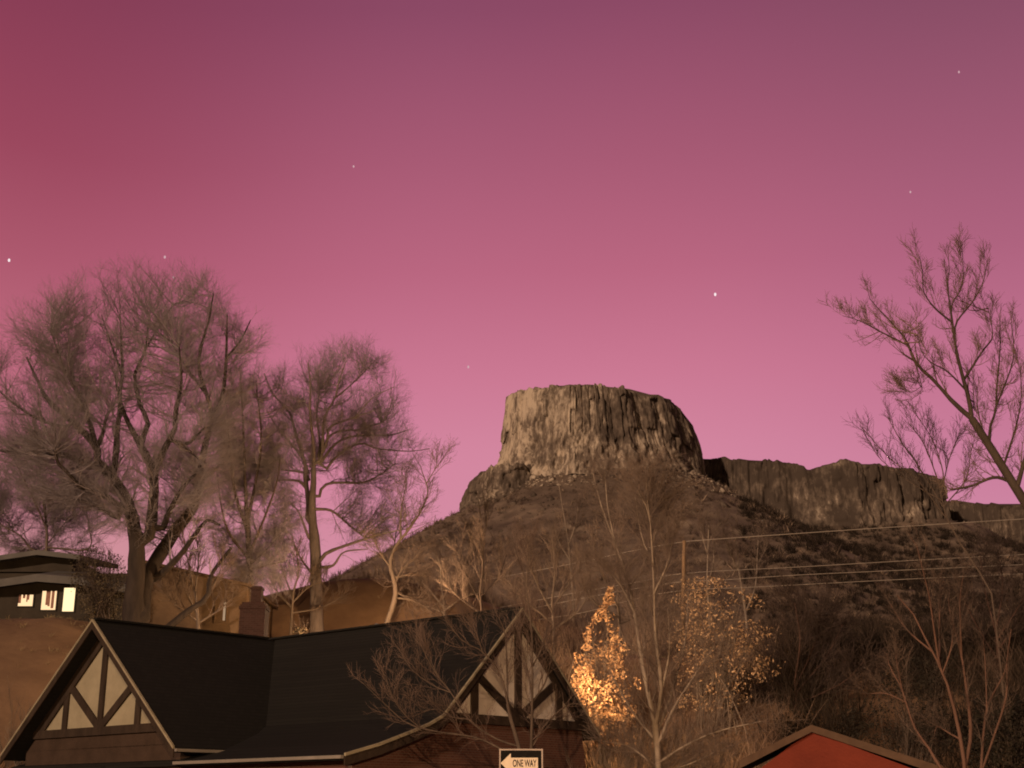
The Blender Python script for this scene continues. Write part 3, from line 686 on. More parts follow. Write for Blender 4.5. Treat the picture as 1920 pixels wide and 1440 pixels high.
dense = [([(470, 1150), (468, 1060), (465, 1000), (462, 950)], 16, 9),
         ([(465, 1000), (440, 920), (430, 840), (425, 760)], 7, 2), ([(464, 980), (480, 900), (490, 820), (480, 720)], 7, 2),
         ([(462, 950), (458, 860), (455, 780), (450, 690)], 7, 2), ([(467, 1040), (500, 960), (520, 900), (525, 860)], 6, 2),
         ([(467, 1050), (430, 1000), (415, 950), (408, 890)], 6, 2), ([(468, 1060), (510, 1020), (535, 990)], 5, 2), ([(468, 1070), (500, 1060), (540, 1050)], 4, 2)]
tree('bare_tree', 'dense brown twiggy tree crowded between the two cottonwoods', 'tree', 72, dense,
     [(8, 1.6, 0.75, 0.12, 0.2, 6, 0.5, 0.014, 0.10), (6, 1.0, 0.65, 0.05, 0.22, 4, 0.6, 0.012, 0.1), (5, 0.6, 0.6, 0.0, 0.26, 4, 0.7, 0.011, 0.1)],
     M['bark'], M['twig_olive'], 13, 'bare trees around the houses', centre=(468, 960), ow=0.2, inside=((474, 900), 2.7, 2.6, 7.2),
     fill=(250, [(470, 800, 78, 130), (470, 960, 85, 130), (480, 1060, 75, 60)], (10, 1.0, 0.7, 0.05), (11, 0.65, 0.75, 0.0), 0.0060))

wispy = [([(85, 1060), (88, 1000), (82, 940), (74, 880)], 8, 4),
         ([(85, 990), (60, 930), (40, 890), (20, 850)], 4, 1.5), ([(84, 970), (110, 920), (125, 880)], 4, 1.5), ([(76, 890), (70, 830), (60, 780)], 4, 1.5),
         ([(62, 1032), (40, 1006), (20, 994), (0, 982), (-20, 960)], 4, 2), ([(166, 1030), (167, 990), (160, 950)], 4, 2), ([(85, 1020), (130, 970), (150, 940)], 3, 1.5)]
tree('bare_tree', 'wispy grey tree rising behind the flat-roofed house with lit windows', 'tree', 88, wispy,
     [(7, 1.8, 0.75, 0.15, 0.18, 6, 0.5, 0.014, 0.1), (5, 1.1, 0.6, 0.1, 0.2, 4, 0.6, 0.011, 0.1), (4, 0.8, 0.5, 0.1, 0.25, 4, 0.6, 0.010, 0.1)],
     M['bark_mid'], M['twig'], 14, 'bare trees around the houses', centre=(85, 1000), ow=0.3, inside=((70, 920), 6.2, 4, 6),
     fill=(300, [(60, 880, 140, 90), (40, 960, 120, 70), (150, 960, 70, 80)], (9, 1.4, 0.8, 0.05), (10, 0.85, 0.7, 0.05), 0.0065))

lit_tree = [([(722, 1180), (733, 1148), (742, 1112), (737, 1082), (731, 1060), (736, 1036)], 13, 6),
            ([(736, 1040), (744, 1020), (764, 996), (790, 957), (802, 926), (800, 908), (792, 886), (788, 872)], 6, 1.5),
            ([(800, 908), (812, 886), (828, 862)], 3, 1), ([(748, 1010), (752, 960), (760, 915), (764, 890)], 4, 1),
            ([(738, 1084), (765, 1078), (790, 1074)], 4, 1.5), ([(740, 1098), (752, 1070), (772, 1050)], 4, 1.5), ([(732, 1062), (715, 1040), (700, 1010)], 4, 1.5),
            ([(740, 1120), (770, 1125), (800, 1140), (815, 1150)], 4, 1.5), ([(741, 1112), (760, 1118), (782, 1122)], 4, 1.5)]
tree('bare_tree', 'small bare tree with a bent trunk lit orange behind the roof ridge', 'tree', 74, lit_tree,
     [(9, 1.5, 0.6, 0.14, 0.2, 6, 0.5, 0.012, 0.2), (6, 0.8, 0.6, 0.1, 0.22, 4, 0.6, 0.008, 0.1), (4, 0.45, 0.6, 0.0, 0.25, 3, 0.7, 0.007, 0.1)],
     M['bark_mid'], M['twig_tan'], 15, 'bare trees around the houses', centre=(740, 1060), ow=0.25, fill=(70, [(770, 960, 60, 80), (740, 1050, 70, 50), (800, 1110, 60, 50)], (5, 0.9, 0.6, 0.1), (4, 0.5, 0.6, 0.05), 0.006))

rt = [([(1990, 1060), (1950, 985), (1909, 924), (1880, 871), (1851, 832), (1822, 785)], 28, 15),
      ([(1822, 785), (1785, 752), (1753, 715), (1735, 700), (1711, 671), (1700, 639), (1669, 602), (1632, 562), (1626, 540)], 12, 1.5),
      ([(1703, 648), (1695, 644), (1653, 623), (1613, 602), (1580, 592)], 5, 1.2),
      ([(1822, 785), (1817, 750), (1806, 710), (1793, 657), (1785, 599), (1777, 539), (1780, 510), (1778, 480)], 11, 1.5),
      ([(1786, 604), (1753, 578), (1732, 547), (1730, 515), (1724, 480)], 5, 1.2),
      ([(1790, 640), (1793, 605), (1822, 568), (1843, 530), (1852, 485)], 5, 1.2),
      ([(1785, 590), (1786, 568), (1803, 539), (1806, 505), (1803, 465)], 4, 1.2),
      ([(1807, 712), (1843, 657), (1861, 631), (1853, 578)], 6, 1.2),
      ([(1812, 735), (1777, 697), (1745, 679), (1727, 657), (1720, 620)], 5, 1.2),
      ([(1861, 842), (1856, 803), (1867, 769), (1869, 726), (1875, 657), (1875, 592)], 7, 1.5),
      ([(1868, 762), (1896, 689), (1901, 652), (1896, 605)], 5, 1.2),
      ([(1894, 900), (1864, 895), (1822, 911), (1782, 919)], 9, 5),
      ([(1905, 920), (1925, 850), (1945, 780), (1950, 700)], 12, 3),
      ([(1856, 838), (1838, 790), (1830, 740), (1826, 715)], 4, 1.5),
      ([(1880, 870), (1905, 800), (1915, 740), (1912, 690)], 6, 1.5),
      ([(1711, 671), (1722, 700), (1731, 735)], 3, 1),
      ([(1735, 722), (1710, 735), (1685, 728)], 3, 1)]
tree('bare_tree', 'bare tree leaning in from the right edge with a dark diagonal trunk', 'tree', 31, rt,
     [(10, 0.72, 0.5, 0.36, 0.10, 6, 0.34, 0.004, 0.12), (6, 0.34, 0.55, 0.2, 0.22, 4, 0.6, 0.0042, 0.1), (5, 0.24, 0.6, 0.1, 0.25, 3, 0.7, 0.0038, 0.1)],
     M['bark_dark'], M['twig_brown'], 16, 'bare trees around the houses', centre=(1850, 850), ow=0.2, thick=0.85, fill=(80, [(1655, 605, 85, 42), (1785, 580, 55, 60), (1885, 710, 60, 80), (1870, 830, 70, 60), (1750, 680, 50, 40)], (5, 0.36, 0.55, 0.3), (4, 0.22, 0.55, 0.2), 0.003))

st = [([(1862, 1130), (1835, 1070), (1808, 1030), (1782, 988), (1768, 950), (1762, 915)], 5, 3),
      ([(1764, 930), (1769, 890), (1748, 824), (1711, 769)], 3, 1), ([(1762, 915), (1753, 885), (1732, 832), (1703, 792)], 3, 1),
      ([(1770, 955), (1719, 869), (1695, 837), (1664, 782)], 3, 1), ([(1775, 970), (1720, 900), (1669, 860), (1613, 798)], 3, 1), ([(1764, 925), (1780, 860), (1800, 810)], 3, 1),
      ([(1766, 940), (1700, 900), (1650, 860), (1632, 830)], 2.5, 1), ([(1768, 950), (1810, 900), (1820, 850)], 3, 1)]
tree('bare_tree', 'thin tree of spreading twigs against the far end of the rock rim', 'tree', 40, st,
     [(10, 0.95, 0.5, 0.3, 0.18, 5, 0.55, 0.006, 0.25), (6, 0.5, 0.5, 0.2, 0.2, 4, 0.6, 0.005, 0.1), (3, 0.25, 0.5, 0.1, 0.2, 3, 0.7, 0.004, 0.1)],
     M['bark'], M['twig_dark'], 17, 'bare trees around the houses')

ms = [([(1812, 1500), (1808, 1430), (1792, 1342), (1768, 1260), (1746, 1220), (1710, 1147), (1682, 1116)], 13, 2),
      ([(1816, 1440), (1820, 1379), (1814, 1306), (1801, 1220), (1783, 1159), (1778, 1122)], 9, 2),
      ([(1803, 1230), (1801, 1180), (1800, 1122), (1806, 1080)], 5, 1.5),
      ([(1766, 1255), (1756, 1214), (1743, 1122), (1734, 1085), (1719, 1024), (1708, 1008)], 6, 1.5),
      ([(1766, 1256), (1762, 1220), (1762, 1137), (1768, 1090)], 5, 1.5),
      ([(1772, 1450), (1740, 1400), (1716, 1367), (1697, 1312), (1691, 1290), (1670, 1254), (1662, 1225)], 7, 1.5),
      ([(1692, 1292), (1684, 1255), (1679, 1226)], 5, 1.2),
      ([(1836, 1470), (1842, 1400), (1850, 1330), (1868, 1290), (1884, 1260), (1894, 1195)], 7, 1.5),
      ([(1850, 1450), (1862, 1385), (1887, 1305), (1888, 1240), (1896, 1180)], 5, 1.2),
      ([(1795, 1385), (1775, 1372), (1758, 1362), (1752, 1375)], 4, 1.5),
      ([(1850, 1330), (1848, 1260), (1843, 1190)], 3, 1),
      ([(1746, 1222), (1700, 1180), (1668, 1130)], 4, 1.2), ([(1768, 1262), (1782, 1220), (1790, 1170)], 4, 1.2),
      ([(1697, 1315), (1660, 1300), (1620, 1302)], 2.5, 1)]
tree('bare_tree', 'multi-stemmed bare tree fanning upwards beside the red gabled garage', 'tree', 27, ms,
     [(9, 0.6, 0.5, 0.3, 0.15, 6, 0.5, 0.0045, 0.25), (5, 0.34, 0.5, 0.2, 0.2, 4, 0.6, 0.0034, 0.1), (3, 0.2, 0.5, 0.1, 0.2, 3, 0.7, 0.003, 0.1)],
     M['bark_red'], M['twig_dark'], 18, 'bare trees around the houses')

ft = [([(985, 1530), (980, 1440), (972, 1397), (958, 1350), (952, 1320)], 11, 7),
      ([(990, 1500), (994, 1440), (996, 1402), (998, 1312), (998, 1242), (997, 1180), (991, 1135), (986, 1097), (980, 1065), (968, 1040), (961, 1012)], 6.5, 1.5),
      ([(987, 1100), (990, 1065), (992, 1033), (990, 1012)], 4, 1.2),
      ([(968, 1400), (930, 1385), (880, 1350), (844, 1296), (821, 1268), (800, 1232), (781, 1192)], 4, 1.4),
      ([(966, 1420), (900, 1385), (820, 1372), (765, 1357), (725, 1323), (676, 1276)], 4.5, 1.5),
      ([(790, 1366), (760, 1341), (736, 1307), (723, 1266)], 4, 1.2),
      ([(956, 1345), (940, 1270), (906, 1223), (868, 1202), (840, 1168), (816, 1130)], 4.5, 1.5),
      ([(952, 1322), (950, 1240), (946, 1183), (929, 1147), (915, 1105)], 4.5, 1.5),
      ([(906, 1224), (892, 1185), (878, 1160)], 4, 1.2),
      ([(844, 1297), (812, 1285), (775, 1258), (750, 1220)], 4, 1.2),
      ([(822, 1270), (800, 1225), (778, 1198)], 3, 1.2),
      ([(998, 1320), (1022, 1280), (1035, 1230), (1040, 1190)], 4, 1.4), ([(998, 1300), (985, 1240), (975, 1190), (985, 1150)], 4, 1.2),
      ([(998, 1250), (1018, 1210), (1030, 1160)], 4, 1.2), ([(996, 1400), (1030, 1350), (1070, 1320), (1100, 1325)], 4, 1.4),
      ([(948, 1200), (970, 1165), (985, 1130)], 4, 1.2), ([(880, 1350), (850, 1345), (820, 1330), (790, 1335)], 4, 1.2)]
tree('bare_tree', 'spindly bare tree spreading over the right-hand timbered gable behind the one way sign', 'tree', 37, ft,
     [(11, 0.9, 0.6, 0.22, 0.16, 6, 0.4, 0.005, 0.12), (7, 0.5, 0.55, 0.15, 0.2, 4, 0.6, 0.0045, 0.1), (3, 0.28, 0.55, 0.1, 0.2, 3, 0.7, 0.004, 0.1)],
     M['bark'], M['twig_brown'], 19, 'bare trees around the houses')

ct = [([(1238, 1520), (1235, 1440), (1232, 1400), (1228, 1350)], 16, 11),
      ([(1229, 1360), (1205, 1250), (1190, 1150), (1175, 1080), (1150, 1010), (1128, 950), (1110, 880)], 9, 1.8),
      ([(1160, 1030), (1146, 985), (1138, 940), (1134, 880)], 7, 1.5),
      ([(1230, 1360), (1240, 1290), (1228, 1180), (1226, 1100), (1222, 1020), (1216, 960), (1194, 918)], 8, 1.5),
      ([(1219, 985), (1214, 940), (1212, 905)], 4, 1.2), ([(1219, 970), (1232, 950), (1246, 934)], 4, 1.2),
      ([(1224, 1022), (1234, 990), (1255, 975)], 4, 1.2), ([(1212, 1030), (1200, 990), (1190, 925)], 4, 1.2),
      ([(1234, 1400), (1262, 1330), (1300, 1270), (1340, 1210)], 6, 1.5), ([(1230, 1380), (1262, 1290), (1285, 1200), (1290, 1110)], 6, 1.5),
      ([(1230, 1390), (1190, 1340), (1155, 1280), (1130, 1220)], 5, 1.5), ([(1236, 1430), (1290, 1395), (1350, 1370), (1430, 1352)], 5, 1.5),
      ([(1226, 1110), (1250, 1060), (1262, 1010)], 4, 1.2), ([(1190, 1150), (1165, 1100), (1140, 1070)], 4, 1.2),
      ([(1236, 1440), (1180, 1400), (1130, 1390)], 5, 1.5), ([(1238, 1300), (1255, 1220), (1252, 1140)], 5, 1.5),
      ([(1237, 1450), (1300, 1430), (1340, 1410)], 5, 2), ([(1200, 1240), (1210, 1180), (1205, 1110)], 4, 1.2)]
tree('bare_tree', 'tall many-branched bare tree standing between the two glowing shrubs', 'tree', 42, ct,
     [(17, 1.35, 0.6, 0.22, 0.16, 6, 0.4, 0.006, 0.02), (8, 0.8, 0.6, 0.12, 0.2, 4, 0.6, 0.0045, 0.1), (5, 0.42, 0.6, 0.05, 0.2, 3, 0.7, 0.0036, 0.1)],
     M['bark_pale'], M['twig_tan'], 20, 'bare trees around the houses')

def thin(label, D, limbs, seed, mt='bark_mid', lv=None):
    tree('bare_tree', label, 'tree', D, limbs, lv or [(9, 1.6, 0.5, 0.3, 0.18, 5, 0.5, 0.012, 0.15), (7, 0.9, 0.5, 0.2, 0.2, 4, 0.6, 0.009, 0.1), (4, 0.5, 0.5, 0.1, 0.22, 3, 0.7, 0.008, 0.1)],
         M[mt], M['twig_dark' if mt == 'bark_red' else 'twig_tan'], seed, 'bare trees around the houses')
thin('slim twin-stemmed tree on the hillside below the left shoulder of the butte', 90, [([(908, 1130), (906, 1075), (905, 1000), (900, 960), (895, 925)], 5, 1.5), ([(906, 1062), (890, 1030), (878, 990)], 3, 1), ([(905, 1010), (915, 970), (912, 930)], 3, 1)], 31, 'bark_pale')
thin('slender leaning tree below the middle of the butte', 92, [([(1075, 1130), (1070, 1070), (1065, 1010), (1056, 960), (1048, 908)], 5, 1.5), ([(1066, 1020), (1080, 980), (1085, 940)], 3, 1), ([(1068, 1050), (1050, 1020), (1040, 990)], 3, 1)], 32, 'bark_pale')
thin('bushy bare tree rising in front of the middle of the hill left of the pole', 66, [([(1165, 1230), (1162, 1170), (1158, 1120)], 7, 4), ([(1160, 1140), (1130, 1080), (1112, 1020)], 4, 1), ([(1158, 1120), (1165, 1060), (1160, 1000)], 4, 1), ([(1160, 1130), (1195, 1080), (1215, 1040)], 4, 1), ([(1162, 1160), (1115, 1130), (1085, 1090)], 4, 1), ([(1162, 1170), (1205, 1150), (1235, 1120)], 4, 1)], 41, 'bark_mid')
thin('bare tree spreading above the tip of the right-hand gable', 64, [([(1040, 1240), (1038, 1180), (1035, 1130)], 7, 4), ([(1037, 1150), (1005, 1090), (990, 1040)], 4, 1), ([(1035, 1130), (1040, 1070), (1035, 1010)], 4, 1), ([(1037, 1140), (1070, 1090), (1090, 1050)], 4, 1), ([(1038, 1170), (990, 1130), (960, 1105)], 4, 1), ([(1038, 1180), (1080, 1150), (1100, 1120)], 4, 1)], 42, 'bark_mid')
thin('bare tree low on the hill to the left of the gable tip', 70, [([(905, 1190), (903, 1150), (900, 1110)], 6, 4), ([(902, 1130), (875, 1080), (862, 1030)], 4, 1), ([(900, 1110), (905, 1060), (900, 1010)], 4, 1), ([(902, 1120), (935, 1080), (950, 1040)], 4, 1), ([(903, 1150), (860, 1120), (838, 1090)], 4, 1)], 43, 'bark')
thin('low spreading bare tree filling the gap right of the tallest cottonwood trunk', 69, [([(372, 1200), (370, 1150), (366, 1110)], 8, 5), ([(370, 1150), (345, 1100), (332, 1060)], 5, 1.5), ([(366, 1110), (372, 1050), (368, 1000)], 4, 1), ([(369, 1140), (405, 1090), (420, 1045)], 5, 1.5), ([(371, 1170), (415, 1140), (445, 1110)], 4, 1), ([(368, 1125), (350, 1040), (340, 985)], 4, 1), ([(371, 1165), (335, 1140), (310, 1110)], 4, 1)], 46, 'bark_mid')
thin('straight slim tree just right of the utility pole', 86, [([(1330, 1160), (1326, 1090), (1327, 1050), (1329, 985)], 6, 2), ([(1327, 1100), (1337, 1060), (1340, 1005)], 4, 1.2), ([(1327, 1040), (1318, 1010), (1312, 985)], 3, 1), ([(1328, 1020), (1340, 995), (1352, 980)], 3, 1)], 33, 'bark_pale')
thin('forked slim tree with two upright stems under the wires', 88, [([(1400, 1170), (1392, 1110), (1384, 1060), (1383, 1030), (1378, 1005)], 6, 2), ([(1398, 1150), (1416, 1100), (1420, 1040), (1422, 1003)], 5, 1.5), ([(1386, 1070), (1370, 1040), (1360, 1015)], 3, 1), ([(1419, 1060), (1435, 1030), (1440, 1005)], 3, 1)], 34, 'bark_pale')
thin('low bushy tree on the orange slope right of the bent lit trunk', 80, [([(835, 1170), (832, 1130), (828, 1100)], 6, 3), ([(832, 1140), (800, 1100), (775, 1080)], 4, 1), ([(830, 1120), (860, 1080), (880, 1060)], 4, 1), ([(828, 1100), (825, 1060), (815, 1030)], 4, 1), ([(832, 1145), (870, 1120), (905, 1110)], 4, 1), ([(832, 1150), (795, 1135), (765, 1130)], 4, 1)], 35, 'bark_pale')
thin('short twiggy tree at the top of the hill slope against the sky', 150, [([(735, 1040), (740, 1020), (742, 1000)], 4, 2), ([(740, 1015), (725, 990), (715, 970)], 3, 1), ([(742, 1000), (750, 975), (752, 950)], 3, 1), ([(740, 1010), (760, 985), (775, 970)], 3, 1)], 36, 'bark', [(8, 1.8, 0.6, 0.1, 0.2, 5, 0.5, 0.018, 0.1), (6, 1.0, 0.6, 0.1, 0.2, 4, 0.6, 0.014, 0.1), (4, 0.6, 0.6, 0, 0.2, 3, 0.7, 0.012, 0.1)])
thin('tangled bare tree low behind the roof to the right of the chimney', 76, [([(545, 1190), (548, 1140), (550, 1110)], 7, 4), ([(548, 1140), (520, 1110), (505, 1080)], 4, 1), ([(550, 1110), (560, 1070), (555, 1030)], 4, 1), ([(549, 1130), (580, 1100), (610, 1090)], 4, 1), ([(548, 1150), (600, 1140), (640, 1120)], 4, 1), ([(548, 1120), (530, 1070), (520, 1030)], 4, 1)], 37, 'bark_mid')
thin('dark brown thicket tree right of the second glowing shrub', 60, [([(1500, 1400), (1495, 1330), (1490, 1280)], 7, 4), ([(1495, 1330), (1450, 1270), (1430, 1200)], 4, 1), ([(1490, 1280), (1500, 1200), (1490, 1130)], 4, 1), ([(1493, 1300), (1550, 1230), (1580, 1170)], 4, 1), ([(1494, 1320), (1580, 1280), (1620, 1240)], 4, 1), ([(1492, 1290), (1530, 1200), (1540, 1140)], 4, 1), ([(1496, 1350), (1440, 1330), (1400, 1300)], 4, 1)], 38, 'bark_red',
     [(12, 1.8, 0.55, 0.15, 0.18, 5, 0.5, 0.011, 0.1), (9, 1.1, 0.5, 0.1, 0.2, 4, 0.6, 0.009, 0.1), (6, 0.6, 0.5, 0.0, 0.22, 3, 0.7, 0.008, 0.1)])
thin('shadowy bare tree at the right edge above the multi-stemmed one', 64, [([(1870, 1330), (1872, 1250), (1868, 1180)], 7, 4), ([(1872, 1240), (1830, 1170), (1800, 1110)], 4, 1), ([(1868, 1180), (1880, 1100), (1870, 1030)], 4, 1), ([(1870, 1200), (1920, 1120), (1940, 1060)], 4, 1), ([(1871, 1220), (1900, 1180), (1935, 1150)], 4, 1), ([(1870, 1190), (1845, 1100), (1838, 1040)], 4, 1)], 39, 'bark_red',
     [(11, 1.9, 0.55, 0.2, 0.18, 5, 0.5, 0.011, 0.1), (8, 1.1, 0.5, 0.1, 0.2, 4, 0.6, 0.009, 0.1), (5, 0.6, 0.5, 0.0, 0.22, 3, 0.7, 0.008, 0.1)])

# leafy shrubs ---------------------------------------------------------
def leaves_mesh(pts, size, rs):
    n = len(pts); a = rs.normal(size=(n, 3)); a /= np.linalg.norm(a, axis=1, keepdims=True)
    b_ = np.cross(a, rs.normal(size=(n, 3))); b_ /= np.linalg.norm(b_, axis=1, keepdims=True)
    s = (size * rs.uniform(0.5, 1.4, n))[:, None]
    v = np.stack([pts - a * s, pts + b_ * s * .42 - a * s * .1, pts + a * s, pts - b_ * s * .42 + a * s * .1], 1).reshape(-1, 3)
    return v, np.arange(4 * n).reshape(-1, 4)
def shrub(name, label, D, base, prof, nl, size, leafm, barkm, seed, cat_='shrub', group=None, depth=1.0, stems=7, hole=-0.15, wspread=1.0):
    """prof: [(py, half-width px, centre px)] from foot to top"""
    rs = np.random.RandomState(seed)
    b0 = P(base[0], base[1], D); gz = float(near_z(b0[0], b0[1]))
    root = empty(name, (b0[0], b0[1], gz)); tag(root, label, cat_, group)
    pys = np.array([p[0] for p in prof], float)[::-1]; hw = np.array([p[1] for p in prof], float)[::-1]; cx = np.array([p[2] for p in prof], float)[::-1]
    n = nl * 3
    py = pys[0] + (pys[-1] - pys[0]) * rs.uniform(0, 1, n)
    w = np.interp(py, pys, hw); c = np.interp(py, pys, cx)
    keep = rs.uniform(0, hw.max(), n) < w; py, w, c = py[keep], w[keep], c[keep]; n = len(py)
    an = rs.uniform(0, 2 * math.pi, n); r = np.sqrt(rs.uniform(0, 1, n)) * (1 + 0.25 * vnoise(py / 18, an * 1.5, seed))
    k = D / F
    pts = np.stack([(c + r * np.cos(an) * w - 960) * k, D + depth * r * np.sin(an) * w * k, np.array([zat(q, D) for q in py])], -1)
    pts[:, 0] = np.array([xat(a_, D, q) for a_, q in zip(c + r * np.cos(an) * w, py)])
    g = vnoise(pts[:, 0] * 1.7, pts[:, 1] * 1.7, pts[:, 2] * 1.7 + seed)
    pts = pts[g > hole][:nl]
    v, f = leaves_mesh(pts, size, rs)
    mesh_obj('foliage', v, f, leafm, root)
    S = []
    for i in range(stems):
        q = rs.uniform(0.45, 1.0); pyt = prof[0][0] + (prof[-1][0] - prof[0][0]) * q; ww = np.interp(pyt, pys, hw) * rs.uniform(-.8, .8); cc = np.interp(pyt, pys, cx)
        top = P(cc + ww, pyt, D + rs.uniform(-.7, .7) * np.interp(pyt, pys, hw) * k * depth)
        st_ = np.array((b0[0] + rs.uniform(-.2, .2) * wspread, D + rs.uniform(-.2, .2) * wspread, gz - 0.1)); md = (st_ + top) / 2 + np.array([ww * k * -.15, 0, 0.2])
        S.append(resample([st_, md, top], 8))
    S = np.array(S); r0 = np.full(len(S), 0.035); r1 = np.full(len(S), 0.008)
    parts = [tubes(S, r0, r1, 5)]
    pts2, c0, c1_, _ = expand(S, r0, r1, 9, 0.9, 0.6, 0.3, 0.15, 5, rs, 0.2, 0.5, rmin=0.007); parts.append(tubes(pts2, c0, c1_, 3))
    pts3, c0, c1_, _ = expand(pts2, c0, c1_, 5, 0.5, 0.6, 0.2, 0.2, 4, rs, 0.2, 0.6, rmin=0.006); parts.append(tubes(pts3, c0, c1_, 3))
    v, f = cat(parts); mesh_obj('stems', v, f, barkm, root)
    return root
shrub('glowing_shrub', 'narrow pointed shrub with leaves glowing gold beside the right gable', 56, (1130, 1385),
      [(1398, 52, 1142), (1384, 58, 1138), (1350, 64, 1132), (1300, 66, 1128), (1250, 52, 1130), (1200, 36, 1130), (1160, 26, 1134), (1138, 14, 1138), (1100, 5, 1146)], 4600, 0.085, M['leaf'], M['bark_mid'], 51, group='leafy shrubs', hole=-0.02)
shrub('glowing_shrub', 'wide loose shrub with scattered pale glowing leaves below the utility pole', 58, (1350, 1365),
      [(1335, 45, 1325), (1300, 75, 1335), (1262, 112, 1358), (1225, 88, 1345), (1190, 118, 1358), (1150, 80, 1335), (1118, 92, 1350), (1085, 40, 1318)], 3600, 0.072, M['leaf_dry'], M['bark_mid'], 52, group='leafy shrubs', stems=26, hole=0.06, wspread=5)
shrub('olive_shrub', 'dense olive shrub at the foot of the tallest cottonwood beside the lit windows', 70, (190, 1165),
      [(1165, 50, 195), (1120, 58, 195), (1080, 60, 190), (1045, 50, 180), (1028, 30, 170)], 4200, 0.06, M['leaf_olive'], M['bark'], 53, group='leafy shrubs', hole=-0.1, stems=40, wspread=3)
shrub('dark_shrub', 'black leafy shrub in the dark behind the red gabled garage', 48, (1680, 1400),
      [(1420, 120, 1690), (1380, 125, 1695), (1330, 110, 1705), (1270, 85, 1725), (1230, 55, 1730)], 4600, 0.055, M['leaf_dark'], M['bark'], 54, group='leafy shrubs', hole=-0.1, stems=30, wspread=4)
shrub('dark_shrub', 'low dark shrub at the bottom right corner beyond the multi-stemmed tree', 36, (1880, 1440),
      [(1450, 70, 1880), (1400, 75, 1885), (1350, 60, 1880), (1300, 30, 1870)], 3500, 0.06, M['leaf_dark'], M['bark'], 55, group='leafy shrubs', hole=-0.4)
shrub('lit_shrub', 'tiny low shrub on the roofline right of the chimney', 68, (566, 1190),
      [(1200, 14, 566), (1188, 15, 566), (1176, 8, 564)], 260, 0.06, M['leaf_olive'], M['bark'], 56, group='leafy shrubs', hole=-0.5, stems=5)
# bare brush on the left bank
def brush(label, D, px, py, n, h, seed, mt):
    rs = np.random.RandomState(seed); b0 = P(px, py, D); gz = float(near_z(b0[0], b0[1])); root = empty('bare_shrub', (b0[0], b0[1], gz)); tag(root, label, 'shrub', 'bare shrubs around the house')
    S = []
    for i in range(n):
        a = np.array((b0[0] + rs.uniform(-.5, .5), b0[1] + rs.uniform(-.4, .4), gz - 0.05)); d = np.array([rs.normal() * .35, rs.normal() * .35, 1.0]); d /= np.linalg.norm(d)
        S.append(resample([a, a + d * h * .5 + rs.normal(size=3) * .06, a + d * h * rs.uniform(.7, 1.1)], 7))
    S = np.array(S); r0 = np.full(n, 0.018); r1 = np.full(n, 0.006); parts = [tubes(S, r0, r1, 4)]
    a, c0, c1_, _ = expand(S, r0, r1, 8, h * .35, .45, .3, .12, 5, rs, .2, .6, rmin=.006); parts.append(tubes(a, c0, c1_, 3))
    a, c0, c1_, _ = expand(a, c0, c1_, 4, h * .18, .5, .2, .15, 4, rs, .2, .6, rmin=.005); parts.append(tubes(a, c0, c1_, 3))
    v, f = cat(parts); mesh_obj('stems', v, f, mt, root)
brush('tall bare shrub at the left edge of the bank', 54, 15, 1420, 16, 3.6, 61, M['bark_mid'])
brush('dense bare shrub hiding the ground between the right gable and the narrow glowing shrub', 51, 1155, 1440, 44, 4.4, 67, M['bark'])
brush('tangled bare shrub in front of the foot of the narrow glowing shrub', 46, 1175, 1440, 26, 3.4, 63, M['bark_mid'])
brush('tall tangled bare shrub left of the wide glowing shrub', 47, 1265, 1440, 30, 4.6, 64, M['bark_mid'])
brush('tangled bare shrub under the wide glowing shrub', 47, 1350, 1430, 26, 3.4, 65, M['bark_mid'])
brush('brown bare shrub just left of the red garage roof', 45, 1400, 1440, 22, 3.0, 66, M['bark_red'])
brush('shorter bare shrub beside the left gable rake', 55, 62, 1345, 10, 1.9, 62, M['bark_pale'])

# ------------------------------------------------------------------ the half-timbered house
UR = np.array([0.745, -0.667, 0]); UL = np.array([-0.667, -0.745, 0])       # from the corner to the right / left gable
C = np.array([-9.18, 53.5, 0.0]); ZR = 8.0
house = empty('tudor_house', (C[0], C[1], 0)); tag(house, 'half-timbered house with two steep gables under one long black roof', 'house')
LL, LR = 7.95, 12.75
Z = np.array([0, 0, 1.0])
def lp(s, t, z): return C + UL * s + UR * t + Z * z          # s: towards the left gable, t: towards the right gable
TH = 0.16
left_prof = [(5.32, ZR - 0.83 * 5.32), (0, ZR), (-5.32, ZR - 0.83 * 5.32)]                   # across, z
right_prof = [(7.5, 3.2), (6.3, 3.50), (5.2, 3.87), (4.35, 4.30), (3.65, 4.9 - 0.55), (2.0, 6.0), (0, ZR + 0.02), (-2.0, ZR - 1.96), (-3.9, ZR - 3.8)]
right_prof = [(7.5, 3.2), (6.2, 3.52), (5.0, 3.90), (4.2, 4.17), (3.6, 4.45), (0, ZR + 0.02), (-3.95, ZR - 3.85)]
def roof_slab(mb, prof, at, a0, a1):
    for (c0, z0), (c1, z1) in zip(prof[:-1], prof[1:]):
        q = []
        for zz in (-TH, 0):
            q += [at(a0, c0, z0 + zz), at(a1, c0, z0 + zz), at(a1, c1, z1 + zz), at(a0, c1, z1 + zz)]
        mb.hexa(q)
roof = MB()
atL = lambda a, c, z: lp(a, c, z)            # left wing runs along UL (a), across along UR (c)
atR = lambda a, c, z: lp(c, a, z)            # right wing runs along UR (a), across along UL (c)
roof_slab(roof, left_prof, atL, -0.0, LL)
roof_slab(roof, right_prof, atR, -5.4, LR)
rf = roof.build('roof', M['shingle'], house)
